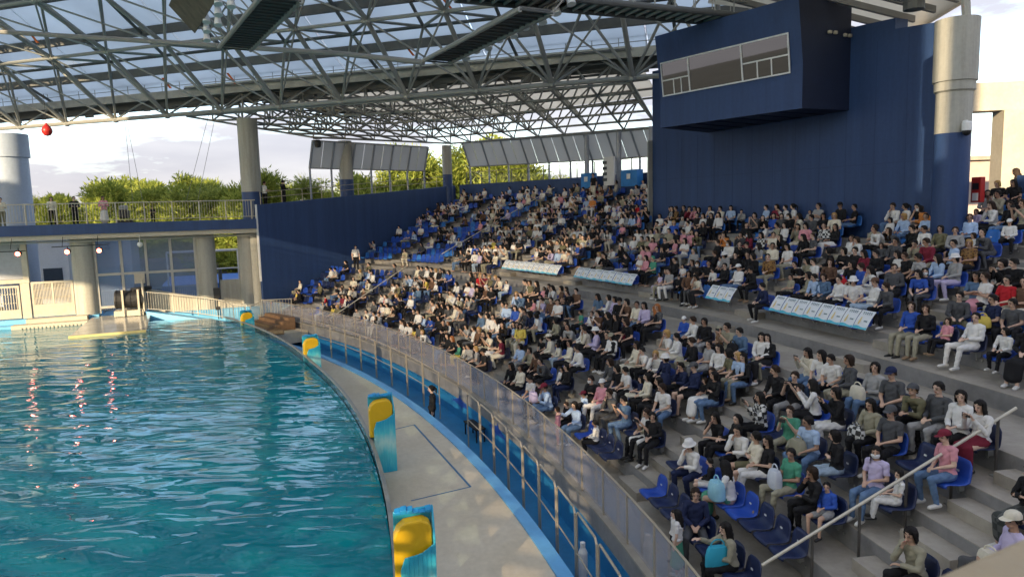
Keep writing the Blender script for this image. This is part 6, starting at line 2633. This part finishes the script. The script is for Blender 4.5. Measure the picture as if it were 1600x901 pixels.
for z, k_, p, q in farp:
    th, top, bot, hair, pose = q[:5]
    fem = hair[0] in 'blpBr'
    key = pose[0] + ('f' if fem else 'm')
    lo = low_body(key)
    sc = pr.uniform(.86, .96) if 'y' not in pose else .68
    yaw = R_(th + 90) + R_(pr.gauss(5, 18))
    pp3 = p + Vector((0, 0, .47 * (1 - sc) if sc < .9 else 0))
    M = Matrix.LocRotScale(pp3, Euler((0, 0, yaw)), (sc,) * 3)
    addlow(lo['body'], M, pr.choice(M_skin[:2]))
    addlow(lo['top_l' if pr.random() < .5 else 'top_s'], M, CM['t' + top])
    addlow(lo['trousers'], M, CM['b' + bot[0]])
    hs = {'s': 's', 'b': 'b', 'l': 'l', 'p': 'p', 'B': 'b', 'r': 'l', 'c': 's', 'h': 'b', 'x': 's'}[hair[0]]
    hm = CM['t' + hair[1]] if hair[0] in 'ch' else (M_hair[3] if hair[0] == 'B' else M_hair[2] if hair[0] == 'r' else M_hair[0 if pr.random() < .8 else 1])
    addlow(HLOW[hs], M @ PROTO[key]['J']['HM'], hm)
if V:
    V, Tt, MI = np.concatenate(V), np.concatenate(Tt), np.concatenate(MI)
    me = bpy.data.meshes.new('crowd')
    me.vertices.add(len(V))
    me.vertices.foreach_set('co', V.ravel())
    me.loops.add(len(Tt) * 3)
    me.loops.foreach_set('vertex_index', Tt.ravel().astype(np.int32))
    me.polygons.add(len(Tt))
    me.polygons.foreach_set('loop_start', np.arange(0, len(Tt) * 3, 3, dtype=np.int32))
    for m in cmats:
        me.materials.append(m)
    me.polygons.foreach_set('material_index', MI.astype(np.int32))
    me.polygons.foreach_set('use_smooth', [True] * len(Tt))
    me.update(calc_edges=True)
    o = bpy.data.objects.new('crowd', me)
    COL.objects.link(o)
    tag(o, 'seated crowd filling the farther blocks of the stand', 'crowd', kind='stuff')

# seats
sv = []
for k_, th, taken in seats:
    p = P(riser_R(k_) - .25, th, tread_z(k_))
    v = view(p + Vector((0, 0, .5)))
    if v is None or not (-30 < v[0] < 1640 and 0 < v[1] < 950):
        continue
    sv.append((v[2] * (1.6 if taken else 1.0), k_, th, taken, p))
sv.sort(key=lambda a: a[0])
sr = random.Random(3)
CELLS = {}
for M_ in (M_s1, M_s2, M_s3):
    CELLS[M_.name] = M_


def seat_mat(k_, th):
    r = sr.random()
    if k_ <= 1 and th < 30:
        return (M_s1, 'dark navy') if r < .84 else (M_s2, 'royal blue')
    if k_ > 12:
        return (M_s3, 'light blue') if r < .55 else (M_s2, 'royal blue')
    if k_ > 6:
        return (M_s2, 'royal blue') if r < .72 else ((M_s3, 'light blue') if r < .86 else (M_s1, 'dark navy'))
    return (M_s2, 'royal blue') if r < .5 else (M_s1, 'dark navy')


rows_of = {}
for s_ in sv[:285]:
    rows_of.setdefault((s_[1], block_of(s_[2])), []).append(s_[2])
for L in rows_of.values():
    L.sort()
for dz, k_, th, taken, p in sv[:285]:
    m, cn_ = seat_mat(k_, th)
    L = rows_of[(k_, block_of(th))]
    blk = BNAME[block_of(th)]
    lab = f"{cn_} plastic seat, {rown(k_)} row, {WORDS[L.index(th)]} one shown {blk}"
    t = thing('stadium_seat', lab, 'seat', p, R_(th + 90), 'blue plastic seats in the stand')
    swap(put('shell', SEAT, t), m)
    put('number_tag', TAGM, t)
    put('bracket', BRK, t)
sb = {}
sv_ = np.empty(len(SEAT.vertices) * 3)
SEAT.vertices.foreach_get('co', sv_)
sv_ = sv_.reshape(-1, 3)
SEAT.calc_loop_triangles()
st_ = np.empty(len(SEAT.loop_triangles) * 3, int)
SEAT.loop_triangles.foreach_get('vertices', st_)
st_ = st_.reshape(-1, 3)
V, Tt, MI, nv, cmats, cidx = [], [], [], 0, [], {}
for dz, k_, th, taken, p in sv[285:]:
    addlow((sv_, st_), Matrix.LocRotScale(p, Euler((0, 0, R_(th + 90))), (1, 1, 1)), seat_mat(k_, th)[0])
V, Tt, MI = np.concatenate(V), np.concatenate(Tt), np.concatenate(MI)
me = bpy.data.meshes.new('seating')
me.from_pydata(V.tolist(), [], Tt.tolist())
for m in cmats:
    me.materials.append(m)
me.polygons.foreach_set('material_index', MI.astype(np.int32))
me.polygons.foreach_set('use_smooth', [True] * len(Tt))
o = bpy.data.objects.new('seating', me)
COL.objects.link(o)
tag(o, 'blue plastic seats of the farther rows of the stand', 'seats', kind='stuff')

# ------------------------------------------------------------------ reserved-seat sheets
M_sheet = mat("sheet_white", (.74, .78, .82), .5, 0, .04)
M_ink = mat("sheet_ink", (.06, .14, .17), .6, 0, 0)
M_sun = mat("sheet_figure", (.72, .58, .28), .6, 0, 0)
M_wave = mat("sheet_wave", (.10, .50, .66), .6, 0, 0)
BL = ('past the sixth stairs', 'under the brown column of steps by the booth stairs', 'short one between two stairs', 'nearest the handrail stairs')
for n_, (k_, ta, tb) in enumerate(BANNER):
    Rr = riser_R(k_)
    z = tread_z(k_)
    t = thing('seat_banner', ('long row of white and blue paper sheets over empty seats, farthest from the nearest handrail', 'long row of white and blue paper sheets over seats beside the booth-wall stairs',
                              'short row of three white and blue sheets between seated people', 'row of nine white and blue sheets nearest the handrail stairs')[n_], 'banner', P(Rr - .3, (ta + tb) / 2, z + .4))
    w = math.degrees(.475 / Rr)
    m_ = max(1, round((ta - tb) / w))
    w = (ta - tb) / m_
    for i in range(m_):
        a, b = ta - i * w, ta - (i + 1) * w + .02
        dz = sr.uniform(-.012, .012)

        def q(f, h, o=0.0):
            tt = a + (b - a) * f
            return P(Rr - .21 - .30 * (1 - h) - .004 - o, tt, z + .40 + .43 * h + dz + o * .7)
        mb = MB()
        for j in range(4):
            h0, h1 = j / 4, (j + 1) / 4
            s0 = .02 * math.sin(h0 * 3.1)
            s1 = .02 * math.sin(h1 * 3.1)
            mb.quad(q(0, h0, s0), q(1, h0, s0), q(1, h1, s1), q(0, h1, s1))
        sh = mb.build('sheet', M_sheet, t)
        o_ = .026
        ink = MB()
        for j in range(5):
            f0 = .24 + j * .135
            for (dx0, dx1, h0, h1) in ((0, .10, .86, .885), (0, .10, .80, .815), (.035, .06, .75, .91)):
                ink.quad(q(f0 + dx0, h0, o_), q(f0 + dx1, h0, o_), q(f0 + dx1, h1, o_), q(f0 + dx0, h1, o_))
        for j in range(3):
            ink.quad(q(.58 + j * .09, .38, o_), q(.64 + j * .09, .38, o_), q(.64 + j * .09, .45, o_), q(.58 + j * .09, .45, o_))
        ink.build('lettering', M_ink, sh)
        f = MB()
        f.quad(q(.22, .30, o_), q(.38, .30, o_), q(.34, .62, o_), q(.27, .62, o_))
        f.quad(q(.24, .22, o_), q(.36, .22, o_), q(.36, .30, o_), q(.24, .30, o_))
        f.build('figure', M_sun, sh)
        wv = MB()
        for j in range(5):
            f0, f1 = j / 5, (j + 1) / 5
            wv.quad(q(f0, .0, .012), q(f1, .0, .012), q(f1, .12 + .04 * math.sin(f1 * 6.3), .016), q(f0, .12 + .04 * math.sin(f0 * 6.3), .016))
        wv.build('wave_print', M_wave, sh)

# ------------------------------------------------------------------ standing people and named ones
sp_r = random.Random(9)
SG = 'standing people'


def stand(p, face, top, bot, hair, lab, pose='s', sc=1.0, sleeve=None):
    return person(p, face, top, bot, hair, pose, lab, SG, sp_r, sc, sleeve)


to_pool = R_(BA * 57.2958 - 180) if False else BA + math.pi
for s_, top, bot, hair, lab, sl in ((0.35, 'C', 'V', 's', 'person in cream jacket and olive trousers at the bridge railing near the drum column', True), (2.75, 'C', 'K', 'b', 'person in cream jacket holding a black bag at the bridge railing', True),
                                    (3.85, 'K', 'K', 's', 'person in black with elbows out at the bridge railing', True), (5.3, 'P', 'Wk', 'b', 'person in pale pink top and long white skirt beside the stroller on the bridge', True)):
    q = bp(s_, .85, 6.30)
    stand(q, BA + math.pi + .2, top, bot, hair, lab, 'w', 1.0, sl)
q = bp(6.3, 1.0, 6.3)
strl = thing('stroller', 'black and grey pushchair on the bridge behind the railing', 'pushchair', q, BA)
MB().box(q.x, q.y, q.z + .62, .55, .5, .5, BA).build('seat', M_black, strl, bevel=.08)
MB().box(q.x, q.y, q.z + 1.0, .45, .42, .3, BA).build('hood', CM['tG'], strl, bevel=.1)
for dx in (-.25, .25):
    for dy in (-.22, .22):
        MB().tube(q + Vector((dx, dy - .02, .14)), q + Vector((dx, dy + .02, .14)), .14, 12).build('wheel', M_black, strl)
stand(bp(7.8, .9, 6.3), BA + math.pi, 'K', 'K', 's', 'small child peering through the bridge railing', 'w', .62)
for r_, top, lab in ((59.6, 'W', 'person in white leaning on the end-wall railing nearest the bridge column'), (60.9, 'K', 'person in black leaning on the end-wall railing second from the bridge'), (65.9, 'K', 'person in black at the end-wall railing beside the round column')):
    stand(P(r_ - .6, 48.5, wtz(r_) - .35), R_(WALL_TH - 90), top, 'K', 's', lab, 'w')
q = P(63.9, 46.3, tread_z(6))
stand(q, R_(200), 'W', 'K', 's', 'person in white shirt walking along a row by the navy end wall', 's')
stand(P(73.6, 36.0, tread_z(19)), R_(130), 'K', 'C', 's', 'person in black standing at the back rail beside the blue lockers', 's', 1.0, False)
# trainer in the moat
stand(P(56.12, 22.9, Z_MOAT), R_(100), 'K', 'K', 'p', 'trainer in black wetsuit standing in the blue moat', 's', .98, True)
# front-row group
stand(P(58.1, 10.7, Z_FLOOR), R_(60), 'W', 'Ek', 'l', 'little girl in white top and checked skirt standing by the glass fence', 's', .68, False)
stand(P(58.2, 11.05, Z_FLOOR), R_(100), 'W', 'K', 's', 'small boy with black hair standing beside the little girl', 's', .58, False)
t, J = person(P(58.7, 11.25, Z_FLOOR), R_(165), 'N', 'g', 's', 'a', 'person in navy jacket turned toward the camera in the front row', 'spectators seated in the stand', sp_r, .95, True)
t, J = person(P(58.7, 10.0, Z_FLOOR), R_(100), 'T', 'K', 'l', 'g', 'person with long dark hair pointing, cyan bag on lap, front row', 'spectators seated in the stand', sp_r, .92, True)
stand(P(58.2, 17.5, Z_FLOOR), R_(80), 'P', 'P', 'b', 'little girl in pink jacket standing by the glass fence', 's', .62, True)
stand(P(59.2, 18.05, Z_FLOOR), R_(110), 'S', 'K', 'cM', 'child in pale blue top and brown cap standing at the glass fence', 's', .72, False)


def bag(p, ang, sx, sy, sz, m, name, lab, cat, strap=True):
    t = thing(name, lab, cat, p)
    mb = MB()
    p = Vector(p)
    n = 9
    prof = [(.42, 0), (.5, .08), (.5, .55), (.44, .85), (.36, 1.0)]
    vs, fs = [], []
    c, s_ = math.cos(ang), math.sin(ang)
    for r, z in prof:
        for i in range(16):
            a = 2 * math.pi * i / 16
            ca, sa = math.cos(a), math.sin(a)
            x = math.copysign(abs(ca) ** .6, ca) * r * sx
            y = math.copysign(abs(sa) ** .6, sa) * r * sy
            vs.append((p.x + x * c - y * s_, p.y + x * s_ + y * c, p.z + z * sz))
    for j in range(len(prof) - 1):
        for i in range(16):
            k = (i + 1) % 16
            fs.append((j * 16 + i, j * 16 + k, (j + 1) * 16 + k, (j + 1) * 16 + i))
    fs.append(tuple(range(15, -1, -1)))
    fs.append(tuple(4 * 16 + i for i in range(16)))
    mb.add(vs, fs)
    mb.build('body', m, t, smooth=True)
    if strap:
        pts = [p + Vector((c * sx * .3 * math.cos(a), s_ * sx * .3 * math.cos(a), sz * (.98 + .35 * math.sin(a)))) for a in [math.pi * i / 8 for i in range(9)]]
        MB().path(pts, .012, 6).build('strap', m, t)
    return t


mat("bag_cyan", (.03, .40, .58), .6)
mat("bag_sky", (.30, .60, .74), .6)
mat("bag_plastic", (.62, .66, .74), .3)
bag(P(58.45, 9.95, .97), R_(9.9), .40, .16, .36, MATS['bag_cyan'], 'tote_bag', 'bright cyan tote bag on the lap of the front-row pointing person', 'bag')
used_lap = set()
for (k0, th0, sx, sy, sz, m, nm, col) in ((1, 12.4, .34, .26, .38, MATS['bag_sky'], 'backpack', 'pale blue backpack'), (2, 10.4, .30, .18, .36, MATS['bag_plastic'], 'shopping_bag', 'white plastic shopping bag'),
                                          (2, 8.0, .36, .16, .24, CM['tC'], 'handbag', 'cream handbag'), (3, 12.4, .38, .2, .28, CM['tT'], 'backpack', 'khaki backpack'), (0, 18.4, .36, .22, .34, CM['tL'], 'backpack', 'lavender rucksack'),
                                          (4, 10.6, .38, .16, .24, CM['tZ'], 'handbag', 'checked black and white handbag'), (8, 12.6, .34, .18, .26, CM['tY'], 'handbag', 'yellow handbag'), (5, 16.2, .36, .2, .30, CM['tK'], 'backpack', 'black backpack'),
                                          (9, 17.2, .30, .16, .24, CM['tR'], 'handbag', 'bright red waist bag'), (5, 11.8, .34, .18, .28, CM['tC'], 'tote_bag', 'cream tote bag'), (3, 16.0, .36, .2, .3, CM['tN'], 'backpack', 'navy backpack')):
    c_ = [q for q in allp[:N_IND] if 'y' not in q[3][4] and q[3][4][0] in 'aAb' and id(q) not in used_lap]
    z_, k_, p, q = min(c_, key=lambda a_: abs(a_[1] - k0) * 1.2 + abs(a_[3][0] - th0))
    used_lap.add(id((z_, k_, p, q)))
    t_ = R_(q[0])
    d_ = Vector((-math.cos(t_), -math.sin(t_), 0))
    bag(p + d_ * .27 + Vector((0, 0, .52)), t_ + math.pi / 2, sx, sy, sz * .9, m, nm, f'{col} on the lap of person in {CN[q[1]]} top, {rown(k_)} row', 'bag')
# sandals and a paper cone left on the steps
q = P(59.0, 10.9, tread_z(1) + .02)
sd = thing('sandals', 'pair of pale sandals left on the step by the second row', 'sandals', q)
for dx in (0, .11):
    MB().box(q.x + dx, q.y, q.z + .02, .09, .24, .035, .5 + dx).build('sandal', CM['tT'], sd, bevel=.01)

bpy.data.scenes.remove(TMPS)
